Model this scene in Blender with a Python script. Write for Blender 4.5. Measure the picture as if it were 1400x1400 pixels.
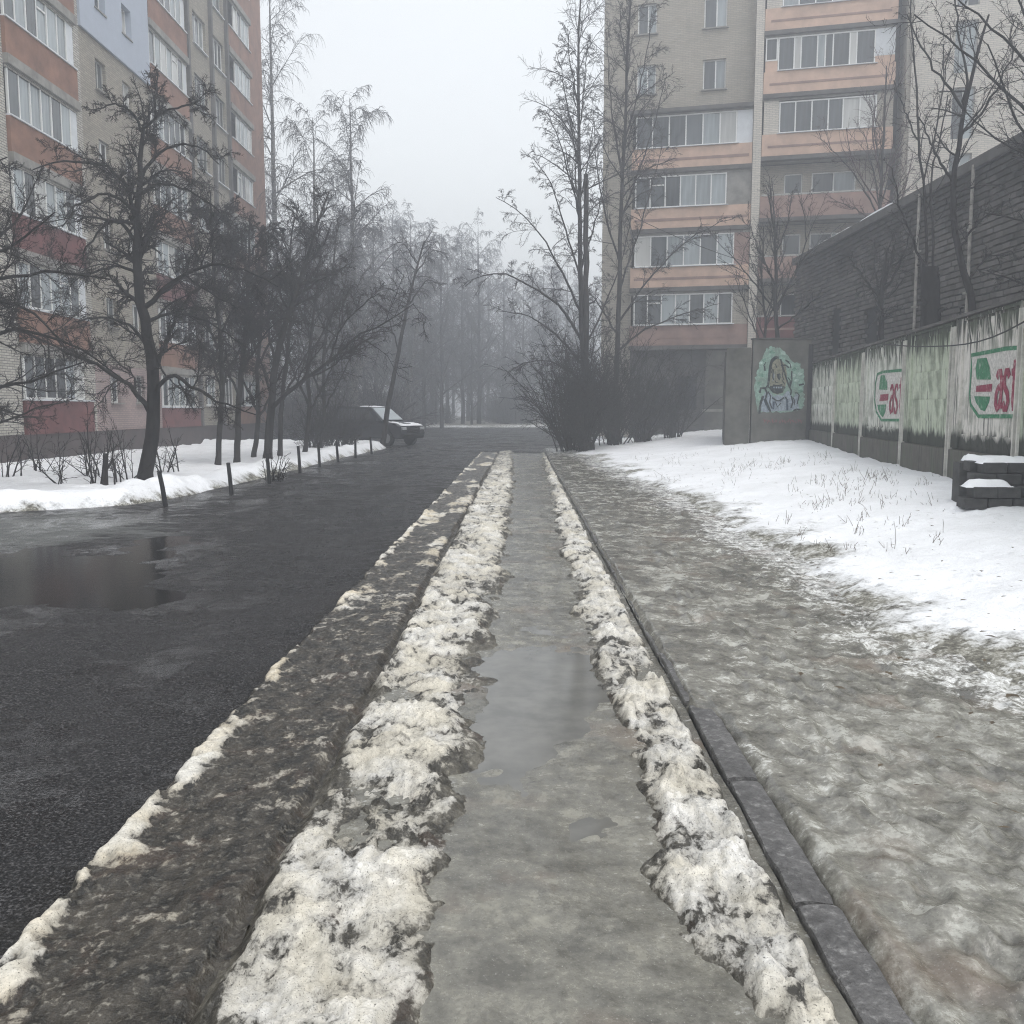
import bpy, math, random
import numpy as np

SC = bpy.context.scene
COL = SC.collection
for o in list(bpy.data.objects):
    bpy.data.objects.remove(o)

# ------------------------------------------------------------------ camera
FPX = 1250.0                       # focal length in photo pixels (1400 wide)
TH = math.atan(140 / 1250)         # camera pitched down
YAW = math.atan(13 / 1250 * math.cos(TH))
EYE = 1.6
cam = bpy.data.cameras.new('camera')
cam.sensor_width = 36
cam.lens = 36 * FPX / 1400
cam.clip_start = 0.05
cam.clip_end = 2000
camo = bpy.data.objects.new('camera', cam)
COL.objects.link(camo)
camo.location = (0, 0, EYE)
camo.rotation_euler = (math.pi / 2 - TH, 0, YAW)
SC.camera = camo

# ------------------------------------------------------------------ sky, sun, exposure
SUN_EL, SUN_AZ = math.radians(66), math.radians(128)
w = bpy.data.worlds.new('World')
SC.world = w
w.use_nodes = True
nt = w.node_tree
nt.nodes.clear()
sky = nt.nodes.new('ShaderNodeTexSky')
sky.sky_type = 'NISHITA'
sky.sun_disc = False
sky.sun_elevation = SUN_EL
sky.sun_rotation = SUN_AZ
sky.air_density = 2.0
sky.dust_density = 1.2
sky.ozone_density = 1.0
hs = nt.nodes.new('ShaderNodeHueSaturation')
hs.inputs['Saturation'].default_value = 0.16
bg = nt.nodes.new('ShaderNodeBackground')
bg.inputs['Strength'].default_value = 0.12
wo = nt.nodes.new('ShaderNodeOutputWorld')
nt.links.new(sky.outputs[0], hs.inputs['Color'])
nt.links.new(hs.outputs[0], bg.inputs['Color'])
nt.links.new(bg.outputs[0], wo.inputs['Surface'])
sl = bpy.data.lights.new('sun', 'SUN')
sl.energy = 0.6
sl.angle = math.radians(40)
sl.color = (1.0, 0.97, 0.93)
so = bpy.data.objects.new('sun', sl)
COL.objects.link(so)
so.rotation_euler = (math.pi / 2 - SUN_EL, 0, math.pi - SUN_AZ)
vs = SC.view_settings
vs.view_transform = 'Standard'
vs.look = 'None'
vs.gamma = 1
vs.use_curve_mapping = False
vs.exposure = 1.2
cy = SC.cycles
cy.max_bounces = 6
cy.diffuse_bounces = 3
cy.glossy_bounces = 2
cy.transmission_bounces = 2
cy.volume_bounces = 2
cy.use_denoising = True
cy.denoiser = 'OPENIMAGEDENOISE'
cy.denoising_input_passes = 'RGB_ALBEDO_NORMAL'
cy.denoising_prefilter = 'NONE'
cy.filter_width = 1.1
cy.caustics_reflective = False
cy.caustics_refractive = False

RNG = np.random.default_rng(7)
random.seed(7)

# ------------------------------------------------------------------ helpers
_c, _s = math.cos, math.sin
_fw = np.array((-_s(YAW) * _c(TH), _c(YAW) * _c(TH), -_s(TH)))
_rt = np.array((_c(YAW), _s(YAW), 0.0))
_up = np.cross(_rt, _fw)


def ray(px, py):
    return (px - 700) / FPX * _rt + (700 - py) / FPX * _up + _fw


def at(px, py, Y):
    """the point at distance Y along the street that the photo shows at (px, py)"""
    d = ray(px, py)
    return np.array((0, 0, EYE)) + d * (Y / d[1])


def atz(px, py, z=0.0):
    d = ray(px, py)
    return np.array((0, 0, EYE)) + d * ((z - EYE) / d[2])


def hash2(ix, iy, seed):
    h = (ix.astype(np.int64) * 374761393 + iy.astype(np.int64) * 668265263 + seed * 1442695041) & 0xffffffff
    h = ((h ^ (h >> 13)) * 1274126177) & 0xffffffff
    h = (h ^ (h >> 16)) & 0xffffffff
    return h / 4294967295.0


def vnoise(x, y, seed=0):
    x0, y0 = np.floor(x), np.floor(y)
    fx, fy = x - x0, y - y0
    u, v = fx * fx * fx * (fx * (fx * 6 - 15) + 10), fy * fy * fy * (fy * (fy * 6 - 15) + 10)
    a, b = hash2(x0, y0, seed), hash2(x0 + 1, y0, seed)
    c, d = hash2(x0, y0 + 1, seed), hash2(x0 + 1, y0 + 1, seed)
    return (a + (b - a) * u + (c - a) * v + (a - b - c + d) * u * v) * 2 - 1


def fbm(x, y, seed=0, octv=4, gain=0.5):
    r, amp, f, tot = 0, 1.0, 1.0, 0
    for i in range(octv):
        ca, sa = math.cos(i * 1.1 + .4), math.sin(i * 1.1 + .4)
        r = r + amp * vnoise((x * ca - y * sa) * f + 17.3 * i, (x * sa + y * ca) * f - 9.1 * i, seed + i)
        tot += amp
        amp *= gain
        f *= 2.03
    return r / tot


def sstep(a, b, x):
    t = np.clip((x - a) / (b - a), 0, 1)
    return t * t * (3 - 2 * t)


def link(o, parent=None):
    COL.objects.link(o)
    if parent is not None:
        o.parent = parent
    return o


def mesh_np(name, V, Fc, mat, smooth=False, attrs=None):
    """V (n,3), Fc (m,k) with k = 3 or 4"""
    me = bpy.data.meshes.new(name)
    V = np.ascontiguousarray(V, dtype=np.float32)
    Fc = np.ascontiguousarray(Fc, dtype=np.int32)
    m, k = Fc.shape
    me.vertices.add(len(V))
    me.vertices.foreach_set('co', V.ravel())
    me.loops.add(m * k)
    me.loops.foreach_set('vertex_index', Fc.ravel())
    me.polygons.add(m)
    me.polygons.foreach_set('loop_start', np.arange(0, m * k, k, dtype=np.int32))
    me.polygons.foreach_set('loop_total', np.full(m, k, dtype=np.int32))
    me.polygons.foreach_set('use_smooth', np.full(m, bool(smooth)))
    for an, arr in (attrs or {}).items():
        a = me.attributes.new(an, 'FLOAT', 'POINT')
        a.data.foreach_set('value', np.ascontiguousarray(arr, dtype=np.float32).ravel())
    me.update(calc_edges=True)
    if mat:
        me.materials.append(mat)
    return me


def obj(name, me, parent=None):
    return link(bpy.data.objects.new(name, me), parent)


def tag(o, label=None, cat=None, group=None, kind=None):
    if label: o['label'] = label
    if cat: o['category'] = cat
    if group: o['group'] = group
    if kind: o['kind'] = kind
    return o


def empty(name, loc=(0, 0, 0), rz=0.0):
    o = bpy.data.objects.new(name, None)
    o.empty_display_size = 0.3
    o.location = [float(v) for v in loc]
    o.rotation_euler = (0, 0, rz)
    return link(o)


def copy_tree(root, loc, rz=0.0, sc=1.0):
    def cp(o, par):
        c = o.copy()
        link(c, par)
        for ch in o.children:
            cp(ch, c)
        return c
    r = cp(root, None)
    r.location = [float(v) for v in loc]
    r.rotation_euler = (0, 0, rz)
    r.scale = (sc, sc, sc)
    return r


class MB:
    """collects boxes and prisms and links them as one mesh"""
    def __init__(self):
        self.v, self.f = [], []

    def box(self, x0, x1, y0, y1, z0, z1):
        b = len(self.v)
        self.v += [(x0, y0, z0), (x1, y0, z0), (x1, y1, z0), (x0, y1, z0), (x0, y0, z1), (x1, y0, z1), (x1, y1, z1), (x0, y1, z1)]
        self.f += [tuple(b + i for i in q) for q in ((0, 3, 2, 1), (4, 5, 6, 7), (0, 1, 5, 4), (1, 2, 6, 5), (2, 3, 7, 6), (3, 0, 4, 7))]
        return self

    def prism(self, a, bb):
        """two equal rings of points joined into a closed solid"""
        n, b = len(a), len(self.v)
        self.v += [tuple(p) for p in a] + [tuple(p) for p in bb]
        for i in range(n):
            j = (i + 1) % n
            self.f.append((b + i, b + j, b + n + j, b + n + i))
        self.f.append(tuple(b + i for i in reversed(range(n))))
        self.f.append(tuple(b + n + i for i in range(n)))
        return self

    def tube(self, pts, rad, n=8):
        """closed tube through pts"""
        pts = [np.array(p, float) for p in pts]
        rad = [rad] * len(pts) if np.isscalar(rad) else rad
        b = len(self.v)
        for i, p in enumerate(pts):
            t = pts[min(i + 1, len(pts) - 1)] - pts[max(i - 1, 0)]
            t /= np.linalg.norm(t) + 1e-9
            r = np.array((0, 0, 1.)) if abs(t[2]) < .9 else np.array((1., 0, 0))
            a1 = np.cross(t, r); a1 /= np.linalg.norm(a1)
            a2 = np.cross(t, a1)
            for k in range(n):
                an = 2 * math.pi * k / n
                self.v.append(tuple(p + rad[i] * (math.cos(an) * a1 + math.sin(an) * a2)))
        for i in range(len(pts) - 1):
            for k in range(n):
                j = (k + 1) % n
                self.f.append((b + i * n + k, b + i * n + j, b + (i + 1) * n + j, b + (i + 1) * n + k))
        self.f.append(tuple(b + k for k in reversed(range(n))))
        e = b + (len(pts) - 1) * n
        self.f.append(tuple(e + k for k in range(n)))
        return self

    def build(self, name, mat, parent=None, bevel=0.0, smooth=False):
        me = bpy.data.meshes.new(name)
        me.from_pydata([tuple(float(c) for c in p) for p in self.v], [], self.f)
        me.update()
        import bmesh
        bm = bmesh.new()
        bm.from_mesh(me)
        bmesh.ops.recalc_face_normals(bm, faces=bm.faces)
        if bevel:
            bmesh.ops.bevel(bm, geom=list(bm.edges), offset=bevel, segments=2, affect='EDGES', profile=0.6)
        bm.to_mesh(me)
        bm.free()
        if smooth:
            me.polygons.foreach_set('use_smooth', np.ones(len(me.polygons), dtype=bool))
        me.materials.append(mat)
        return obj(name, me, parent)


# ------------------------------------------------------------------ materials
class NM:
    """short node-graph writer"""
    def __init__(self, name):
        self.m = bpy.data.materials.new(name)
        self.m.use_nodes = True
        self.t = self.m.node_tree
        self.t.nodes.clear()
        self.out = self.n('ShaderNodeOutputMaterial')
        self.b = self.n('ShaderNodeBsdfPrincipled')
        self.t.links.new(self.b.outputs[0], self.out.inputs['Surface'])
        self.b.inputs['Specular IOR Level'].default_value = 0.35
        self.tc = self.n('ShaderNodeTexCoord').outputs['Object']

    def n(self, t, **kw):
        x = self.t.nodes.new(t)
        for k, v in kw.items():
            setattr(x, k, v)
        return x

    def put(self, sock, v):
        if hasattr(v, 'is_output'):
            self.t.links.new(v, sock)
        elif isinstance(v, (tuple, list)):
            v = tuple(v)
            if sock.type == 'RGBA' and len(v) == 3:
                v = v + (1,)
            sock.default_value = v
        else:
            sock.default_value = v

    def vec(self, scale=(1, 1, 1), src=None):
        x = self.n('ShaderNodeMapping')
        self.put(x.inputs['Vector'], src or self.tc)
        x.inputs['Scale'].default_value = scale
        return x.outputs[0]

    def noise(self, scale, detail=4, rough=0.55, vec=None, dist=0.0):
        x = self.n('ShaderNodeTexNoise')
        self.put(x.inputs['Vector'], vec or self.tc)
        x.inputs['Scale'].default_value = scale
        x.inputs['Detail'].default_value = detail
        x.inputs['Roughness'].default_value = rough
        x.inputs['Distortion'].default_value = dist
        return x.outputs['Fac']

    def voro(self, scale, vec=None, feature='F1'):
        x = self.n('ShaderNodeTexVoronoi', feature=feature)
        self.put(x.inputs['Vector'], vec or self.tc)
        x.inputs['Scale'].default_value = scale
        return x.outputs['Distance']

    def ramp(self, fac, stops):
        x = self.n('ShaderNodeValToRGB')
        e = x.color_ramp.elements
        while len(e) > 1:
            e.remove(e[0])
        for i, (p, c) in enumerate(stops):
            el = e[0] if i == 0 else e.new(p)
            el.position = p
            if not isinstance(c, (tuple, list)):
                c = (c, c, c)
            el.color = tuple(c) + (1,)
        self.put(x.inputs[0], fac)
        return x.outputs[0]

    def mix(self, fac, a, b, mode='MIX'):
        x = self.n('ShaderNodeMix', data_type='RGBA', blend_type=mode)
        self.put(x.inputs[0], fac)
        self.put(x.inputs[6], a)
        self.put(x.inputs[7], b)
        return x.outputs[2]

    def math(self, op, a, b=0.0, clamp=False):
        x = self.n('ShaderNodeMath', operation=op, use_clamp=clamp)
        self.put(x.inputs[0], a)
        self.put(x.inputs[1], b)
        return x.outputs[0]

    def attr(self, name):
        return self.n('ShaderNodeAttribute', attribute_name=name).outputs['Fac']

    def xyz(self):
        x = self.n('ShaderNodeSeparateXYZ')
        self.put(x.inputs[0], self.tc)
        return x.outputs

    def rand(self):
        return self.n('ShaderNodeObjectInfo').outputs['Random']

    def done(self, color, rough=0.7, bump=None, strength=0.3, dist=0.01, spec=None):
        self.put(self.b.inputs['Base Color'], color)
        self.put(self.b.inputs['Roughness'], rough)
        if spec is not None:
            self.put(self.b.inputs['Specular IOR Level'], spec)
        if bump is not None:
            x = self.n('ShaderNodeBump')
            x.inputs['Strength'].default_value = strength
            x.inputs['Distance'].default_value = dist
            self.put(x.inputs['Height'], bump)
            self.t.links.new(x.outputs[0], self.b.inputs['Normal'])
        return self.m


def plain(name, c, rough=0.6, var=0.25, scale=3.0, bump=0.15, spec=0.35):
    m = NM(name)
    nz = m.noise(scale, 6, 0.65)
    lo = tuple(v * (1 - var) for v in c)
    hi = tuple(min(1, v * (1 + var)) for v in c)
    return m.done(m.ramp(nz, [(0.3, lo), (0.7, hi)]), rough, m.noise(scale * 9, 4), bump, 0.01, spec)


def brick_mat(name, c1, c2, mortar, bw=0.26, bh=0.077, dirt=0.2):
    m = NM(name)
    x, y, z = m.xyz()
    cb = m.n('ShaderNodeCombineXYZ')
    m.put(cb.inputs[0], m.math('ADD', x, y))
    m.put(cb.inputs[1], z)
    bt = m.n('ShaderNodeTexBrick')
    m.put(bt.inputs['Vector'], cb.outputs[0])
    bt.inputs['Scale'].default_value = 1
    bt.inputs['Brick Width'].default_value = bw
    bt.inputs['Row Height'].default_value = bh
    bt.inputs['Mortar Size'].default_value = 0.011
    bt.inputs['Mortar Smooth'].default_value = 0.2
    bt.inputs['Bias'].default_value = 0.0
    m.put(bt.inputs['Color1'], c1)
    m.put(bt.inputs['Color2'], c2)
    m.put(bt.inputs['Mortar'], mortar)
    big = m.noise(0.55, 5, 0.6)
    stk = m.noise(1.0, 5, 0.6, m.vec((2.2, 2.2, 0.22)))
    col = m.mix(m.ramp(big, [(0.35, 0.0), (0.7, dirt)]), bt.outputs['Color'], (0.12, 0.11, 0.10))
    col = m.mix(m.ramp(stk, [(0.5, 0.0), (0.75, dirt)]), col, (0.10, 0.095, 0.09))
    return m.done(col, 0.85, bt.outputs['Fac'], 0.5, -0.01, 0.2)


M = {}
M['brick_beige'] = brick_mat('brick_beige', (0.40, 0.36, 0.29), (0.29, 0.26, 0.21), (0.20, 0.19, 0.17))
M['brick_white'] = brick_mat('brick_white', (0.58, 0.56, 0.50), (0.42, 0.40, 0.35), (0.16, 0.15, 0.14))
M['brick_far'] = brick_mat('brick_far', (0.46, 0.42, 0.35), (0.38, 0.345, 0.285), (0.3, 0.28, 0.25), dirt=.25)
M['brick_pale'] = brick_mat('brick_pale', (0.66, 0.61, 0.53), (0.56, 0.52, 0.46), (0.4, 0.38, 0.35), dirt=0.15)
M['brick_pink'] = brick_mat('brick_pink', (0.42, 0.31, 0.29), (0.33, 0.25, 0.24), (0.22, 0.19, 0.18))
M['rust_panel'] = plain('rust_panel', (0.225, 0.118, 0.08), 0.8, 0.35, 1.6)
M['rust_dark'] = plain('rust_dark', (0.135, 0.044, 0.042), 0.8, 0.35, 1.6)
M['salmon_panel'] = plain('salmon_panel', (0.55, 0.385, 0.295), 0.8, 0.2, 1.4)
M['mauve_panel'] = plain('mauve_panel', (0.29, 0.19, 0.16), 0.8, 0.25, 1.4)
M['blue_render'] = plain('blue_render', (0.40, 0.44, 0.51), 0.85, 0.04, 4)
M['grey_slab'] = plain('grey_slab', (0.25, 0.24, 0.22), 0.85, 0.35, 2.5)
M['dark_slab'] = plain('dark_slab', (0.10, 0.095, 0.09), 0.85, 0.35, 2.5)
M['plinth'] = plain('plinth', (0.06, 0.045, 0.042), 0.8, 0.35, 1.5)
M['white_frame'] = plain('white_frame', (0.72, 0.72, 0.70), 0.45, 0.08, 4, 0.05)
M['white_sheet'] = plain('white_sheet', (0.62, 0.64, 0.66), 0.5, 0.12, 3, 0.05)
M['old_frame'] = plain('old_frame', (0.40, 0.40, 0.38), 0.55, 0.25, 5, 0.1)


def glass(name, c, var):
    m = NM(name)
    nz = m.math('ADD', m.noise(1.0, 4, 0.6, m.vec((7, 7, .5))), m.math('MULTIPLY', m.rand(), 0.5))
    col = m.ramp(nz, [(0.45, tuple(v * (1 - var) for v in c)), (1.0, tuple(v * (1 + var) for v in c))])
    return m.done(col, 0.06, m.noise(2.5, 2), 0.03, 0.02, 0.7)


M['glass'] = glass('glass', (0.05, 0.058, 0.062), 0.6)
M['glass_curtain_sky'] = glass('glass_curtain_sky', (0.26, 0.29, 0.30), 0.35)  # curtain tone, with reflected sky put into its pale colour
M['glass_pale'] = glass('glass_pale', (0.44, 0.44, 0.42), 0.2)
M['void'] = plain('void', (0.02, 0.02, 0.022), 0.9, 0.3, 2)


def bark(name, c, c2, sc):
    m = NM(name)
    nz = m.noise(sc, 6, 0.7, m.vec((1, 1, 0.3)))
    return m.done(m.ramp(nz, [(0.35, c), (0.68, c2)]), 0.85, nz, 0.6, 0.02, 0.2)


M['bark'] = bark('bark', (0.010, 0.009, 0.009), (0.032, 0.028, 0.026), 9)
M['bark_mid'] = bark('bark_mid', (0.014, 0.013, 0.0125), (0.05, 0.045, 0.042), 9)
M['twig'] = plain('twig', (0.018, 0.015, 0.0145), 0.8, 0.3, 2)
M['twig_red'] = plain('twig_red', (0.05, 0.026, 0.026), 0.8, 0.3, 2)
M['twig_grey'] = plain('twig_grey', (0.06, 0.056, 0.058), 0.8, 0.3, 2)


def birch_bark():
    m = NM('birch_bark')
    bands = m.noise(5.0, 5, 0.6, m.vec((1.0, 1.0, 2.6)))
    col = m.ramp(bands, [(0.40, (0.035, 0.032, 0.03)), (0.52, (0.14, 0.135, 0.125)), (0.7, (0.24, 0.235, 0.225))])
    return m.done(col, 0.75, bands, 0.4, 0.01, 0.2)


M['birch_bark'] = birch_bark()


def snow_mat(name, clean, dirty, thr=(0.5, 0.75), sc=1.5, speck=0.0):
    m = NM(name)
    a = m.noise(sc, 6, 0.65)
    b = m.noise(sc * 14, 5, 0.7)
    f = m.math('ADD', m.math('MULTIPLY', a, 0.65), m.math('MULTIPLY', b, 0.35))
    col = m.ramp(f, [(thr[0], clean), (thr[1], dirty)])
    if speck:
        v = m.noise(sc * 45, 3, 0.6)
        col = m.mix(m.ramp(v, [(0.64, 0.0), (0.72, speck)]), col, (0.08, 0.07, 0.055))
    bp = m.math('ADD', m.noise(9, 5, 0.6), m.math('MULTIPLY', m.noise(60, 4, 0.6), 0.35))
    return m.done(col, 0.6, bp, 0.5, 0.03, 0.3)


M['snow'] = snow_mat('snow', (0.86, 0.87, 0.89), (0.60, 0.60, 0.60), (0.56, 0.74), 1.2, 0.35)
M['snow_cap'] = snow_mat('snow_cap', (0.86, 0.87, 0.89), (0.76, 0.77, 0.79), (0.5, 0.8), 3)


def mixed_snow(name, snow_a, snow_b, dirt_a, dirt_b, wet=(0.35, 0.7)):
    """old snow and dirt told apart by the mesh's own snow attribute, broken up by noise"""
    m = NM(name)
    a = m.attr('snow')
    wv = m.vec((1.25, .8, 1))
    n0 = m.noise(4.2, 5, 0.65, None, 0.6)
    n1 = m.noise(9, 6, 0.66, wv, 0.5)
    n2 = m.noise(36, 5, 0.66)
    n3 = m.noise(2.4, 4, 0.6)
    k = m.math('ADD', a, m.math('MULTIPLY', m.math('SUBTRACT', n1, 0.5), 2.2))
    k = m.math('ADD', k, m.math('MULTIPLY', m.math('SUBTRACT', n2, 0.5), 0.8))
    k = m.math('ADD', k, m.math('MULTIPLY', m.math('SUBTRACT', n0, 0.5), 1.6))
    f = m.ramp(k, [(0.14, 0.0), (0.36, 0.5), (0.80, 1.0)])
    sn = m.mix(m.ramp(n3, [(0.40, 0.0), (0.60, 1.0)]), snow_a, snow_b)
    sn = m.mix(m.ramp(n1, [(0.47, 0.0), (0.60, 0.6)]), sn, (0.46, 0.43, 0.36))
    sn = m.mix(m.ramp(n2, [(0.52, 0.0), (0.64, 0.45)]), sn, (0.30, 0.28, 0.23))
    di = m.mix(m.ramp(n1, [(0.40, 0.0), (0.60, 1.0)]), dirt_a, dirt_b)
    di = m.mix(m.ramp(n2, [(0.54, 0.0), (0.70, 0.7)]), di, (0.24, 0.225, 0.19))
    di = m.mix(m.ramp(n0, [(0.54, 0.0), (0.68, 0.55)]), di, (0.075, 0.05, 0.036))
    sp = m.noise(150, 3, 0.6)
    col = m.mix(f, di, sn)
    col = m.mix(m.ramp(sp, [(0.59, 0.0), (0.69, 0.8)]), col, (0.03, 0.027, 0.022))
    r = m.mix(f, (wet[0],) * 3, (wet[1],) * 3)
    bp = m.math('ADD', m.noise(18, 6, 0.62), m.math('MULTIPLY', m.noise(90, 4, 0.6), 0.3))
    return m.done(col, r, bp, 0.7, 0.028, 0.4)


M['old_snow'] = mixed_snow('old_snow', (0.86, 0.84, 0.79), (0.74, 0.69, 0.58), (0.035, 0.032, 0.026), (0.12, 0.11, 0.088))
M['verge_dirt'] = mixed_snow('verge_dirt', (0.78, 0.75, 0.68), (0.66, 0.58, 0.44), (0.016, 0.0148, 0.0125), (0.062, 0.054, 0.043))


def ice_mat(name, dark, mid, pale, r0, r1):
    m = NM(name)
    n1 = m.noise(1.7, 5, 0.62)
    n2 = m.noise(8, 5, 0.62)
    n3 = m.noise(38, 4, 0.65)
    n4 = m.noise(120, 3, 0.65)
    f = m.math('ADD', m.math('MULTIPLY', n1, 0.34), m.math('ADD', m.math('MULTIPLY', n2, 0.42), m.math('MULTIPLY', n3, 0.20)))
    col = m.ramp(f, [(0.40, dark), (0.49, mid), (0.59, pale)])
    a = m.attr('snow')
    k = m.math('ADD', a, m.math('MULTIPLY', m.math('SUBTRACT', n2, 0.5), 1.6))
    k = m.math('ADD', k, m.math('MULTIPLY', m.math('SUBTRACT', n3, 0.5), 1.2))
    col = m.mix(m.ramp(k, [(0.40, 0.0), (0.80, 1.0)]), col, (0.76, 0.76, 0.74))
    g = m.attr('dirt')  # on the pavement this also carries the groove's painted shade
    kg = m.math('ADD', g, m.math('MULTIPLY', m.math('SUBTRACT', n2, 0.5), 1.6))
    col = m.mix(m.ramp(kg, [(0.4, 0.0), (0.8, 0.8)]), col, (0.045, 0.042, 0.036))
    rb = m.noise(1.3, 4, 0.6)
    col = m.mix(m.ramp(rb, [(0.56, 0.0), (0.68, 0.4)]), col, (0.19, 0.13, 0.09))
    col = m.mix(m.ramp(n4, [(0.60, 0.0), (0.70, 0.55)]), col, (0.055, 0.05, 0.042))
    col = m.mix(m.ramp(n4, [(0.30, 0.4), (0.38, 0.0)]), col, (0.46, 0.45, 0.40))
    r = m.ramp(f, [(0.42, r0), (0.56, r1)])
    bp = m.math('ADD', m.math('MULTIPLY', m.noise(6, 3, .5), 1.0), m.math('ADD', m.math('MULTIPLY', n3, 0.22), m.math('MULTIPLY', n4, .16)))
    return m.done(col, r, bp, 0.36, 0.03, 0.65)


M['ice'] = ice_mat('ice', (0.085, 0.081, 0.069), (0.20, 0.193, 0.164), (0.45, 0.445, 0.40), 0.07, 0.34)
M['slush'] = ice_mat('slush', (0.085, 0.08, 0.066), (0.15, 0.143, 0.118), (0.25, 0.238, 0.195), 0.08, 0.34)


def asphalt():
    m = NM('asphalt')
    n1 = m.noise(0.5, 7, 0.7, None, 0.8)
    n2 = m.noise(4, 6, 0.7, None, 0.5)
    v = m.voro(70)
    gr = m.noise(70, 4, 0.7)
    gr2 = m.noise(38, 4, 0.7)
    col = m.ramp(m.math('ADD', m.math('MULTIPLY', n1, .6), m.math('MULTIPLY', n2, .4)),
                 [(0.40, (0.005, 0.005, 0.0055)), (0.5, (0.012, 0.0118, 0.0128)), (0.60, (0.030, 0.029, 0.0305))])
    col = m.mix(m.ramp(gr, [(0.51, 0.0), (0.63, 0.85)]), col, (0.15, 0.145, 0.145))
    col = m.mix(m.ramp(gr2, [(0.52, 0.0), (0.66, 0.6)]), col, (0.010, 0.010, 0.010))
    d = m.attr('dirt')
    kd = m.math('ADD', d, m.math('MULTIPLY', m.math('SUBTRACT', n2, 0.5), 1.4))
    col = m.mix(m.ramp(kd, [(0.4, 0.0), (0.85, 0.8)]), col, (0.026, 0.024, 0.019))
    ic = m.attr('ice')
    ki = m.math('ADD', ic, m.math('MULTIPLY', m.math('SUBTRACT', m.noise(2.2, 7, .72, m.vec((.6, 2.0, 1))), 0.5), 2.6))
    col = m.mix(m.ramp(ki, [(0.55, 0.0), (0.95, 0.8)]), col, (0.15, 0.155, 0.15))
    tk = m.attr('track')
    w_ = m.math('ADD', m.math('ADD', m.math('MULTIPLY', n1, .6), m.math('MULTIPLY', n2, .4)), m.math('MULTIPLY', tk, -.05))
    r = m.ramp(w_, [(0.43, 0.12), (0.50, 0.40), (0.57, 0.8)])
    bp = m.math('ADD', m.math('MULTIPLY', v, 0.7), m.math('ADD', m.math('MULTIPLY', gr, 0.8), m.math('MULTIPLY', gr2, 1.2)))
    return m.done(col, r, bp, 1.0, 0.016, 0.22)


M['asphalt'] = asphalt()


def water():
    m = NM('puddle_water')
    return m.done((0.010, 0.010, 0.0105), 0.14, m.noise(9, 3), 0.08, 0.01, 0.2)


M['water'] = water()
mm = NM('puddle_grey')
M['water_grey'] = mm.done(mm.ramp(mm.noise(5, 5, .6), [(0.35, (0.10, 0.098, 0.088)), (0.65, (0.15, 0.145, 0.13))]), 0.09, mm.noise(14, 4), 0.06, 0.01, 0.4)


def kerb_mat():
    m = NM('kerb')
    n1, n2, n3 = m.noise(3.5, 6, .7), m.noise(22, 6, .72), m.noise(90, 4, .7)
    f = m.math('ADD', m.math('MULTIPLY', n1, .5), m.math('MULTIPLY', n2, .5))
    col = m.ramp(f, [(.40, (.065, .063, .062)), (.5, (.115, .112, .11)), (.6, (.19, .185, .18))])
    col = m.mix(m.ramp(n3, [(.55, 0.0), (.68, .6)]), col, (.05, .047, .043))
    col = m.mix(m.ramp(n2, [(.56, 0.0), (.68, .6)]), col, (.36, .355, .34))
    return m.done(col, .5, m.math('ADD', n2, m.math('MULTIPLY', n3, .5)), .8, .02, .4)


M['kerb'] = kerb_mat()
M['ground'] = plain('ground', (0.10, 0.095, 0.085), 0.9, 0.4, 0.4)


def fence_mat(name, base, tint, streak):
    """painted concrete with black water streaks and a mossy foot"""
    m = NM(name)
    x, y, z = m.xyz()
    st = m.noise(1.0, 5, 0.65, m.vec((13, 13, 0.55)))
    st2 = m.noise(1.0, 4, 0.6, m.vec((4, 4, 0.9)))
    bl = m.noise(3.5, 6, 0.7)
    col = m.mix(m.ramp(bl, [(0.35, 0.0), (0.7, 0.8)]), base, tint)
    topz = m.math('MULTIPLY', m.math('SUBTRACT', z, 1.45), 1.6, True)
    k = m.math('ADD', m.math('MULTIPLY', st, 1.0), m.math('MULTIPLY', topz, streak))
    col = m.mix(m.ramp(k, [(0.54, 0.0), (0.66, 0.97)]), col, (0.035, 0.04, 0.032))
    k2 = m.math('ADD', st2, m.math('MULTIPLY', bl, 0.5))
    col = m.mix(m.ramp(k2, [(0.72, 0.0), (0.9, 0.6)]), col, (0.11, 0.13, 0.09))
    foot = m.math('SUBTRACT', 1.0, m.math('MULTIPLY', z, 2.2))
    k3 = m.math('ADD', foot, m.math('MULTIPLY', m.math('SUBTRACT', m.noise(1.0, 4, .6, m.vec((7, 7, 2))), 0.5), 0.9))
    col = m.mix(m.ramp(k3, [(0.35, 0.0), (0.6, 0.95)]), col, (0.022, 0.026, 0.019))
    return m.done(col, 0.85, m.noise(22, 5, .6), 0.4, 0.012, 0.2)


M['fence_white'] = fence_mat('fence_white', (0.74, 0.74, 0.68), (0.52, 0.55, 0.47), 0.24)
M['fence_green'] = fence_mat('fence_green', (0.58, 0.63, 0.51), (0.42, 0.48, 0.36), 0.30)
M['fence_pink'] = fence_mat('fence_pink', (0.76, 0.73, 0.68), (0.58, 0.57, 0.52), 0.24)
M['fence_foot'] = fence_mat('fence_foot', (0.13, 0.12, 0.105), (0.07, 0.065, 0.055), 0.0)
M['concrete_dark'] = plain('concrete_dark', (0.075, 0.073, 0.068), 0.85, 0.45, 1.8, 0.3)
M['concrete_mid'] = plain('concrete_mid', (0.115, 0.112, 0.098), 0.85, 0.45, 1.4, 0.3)


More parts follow.
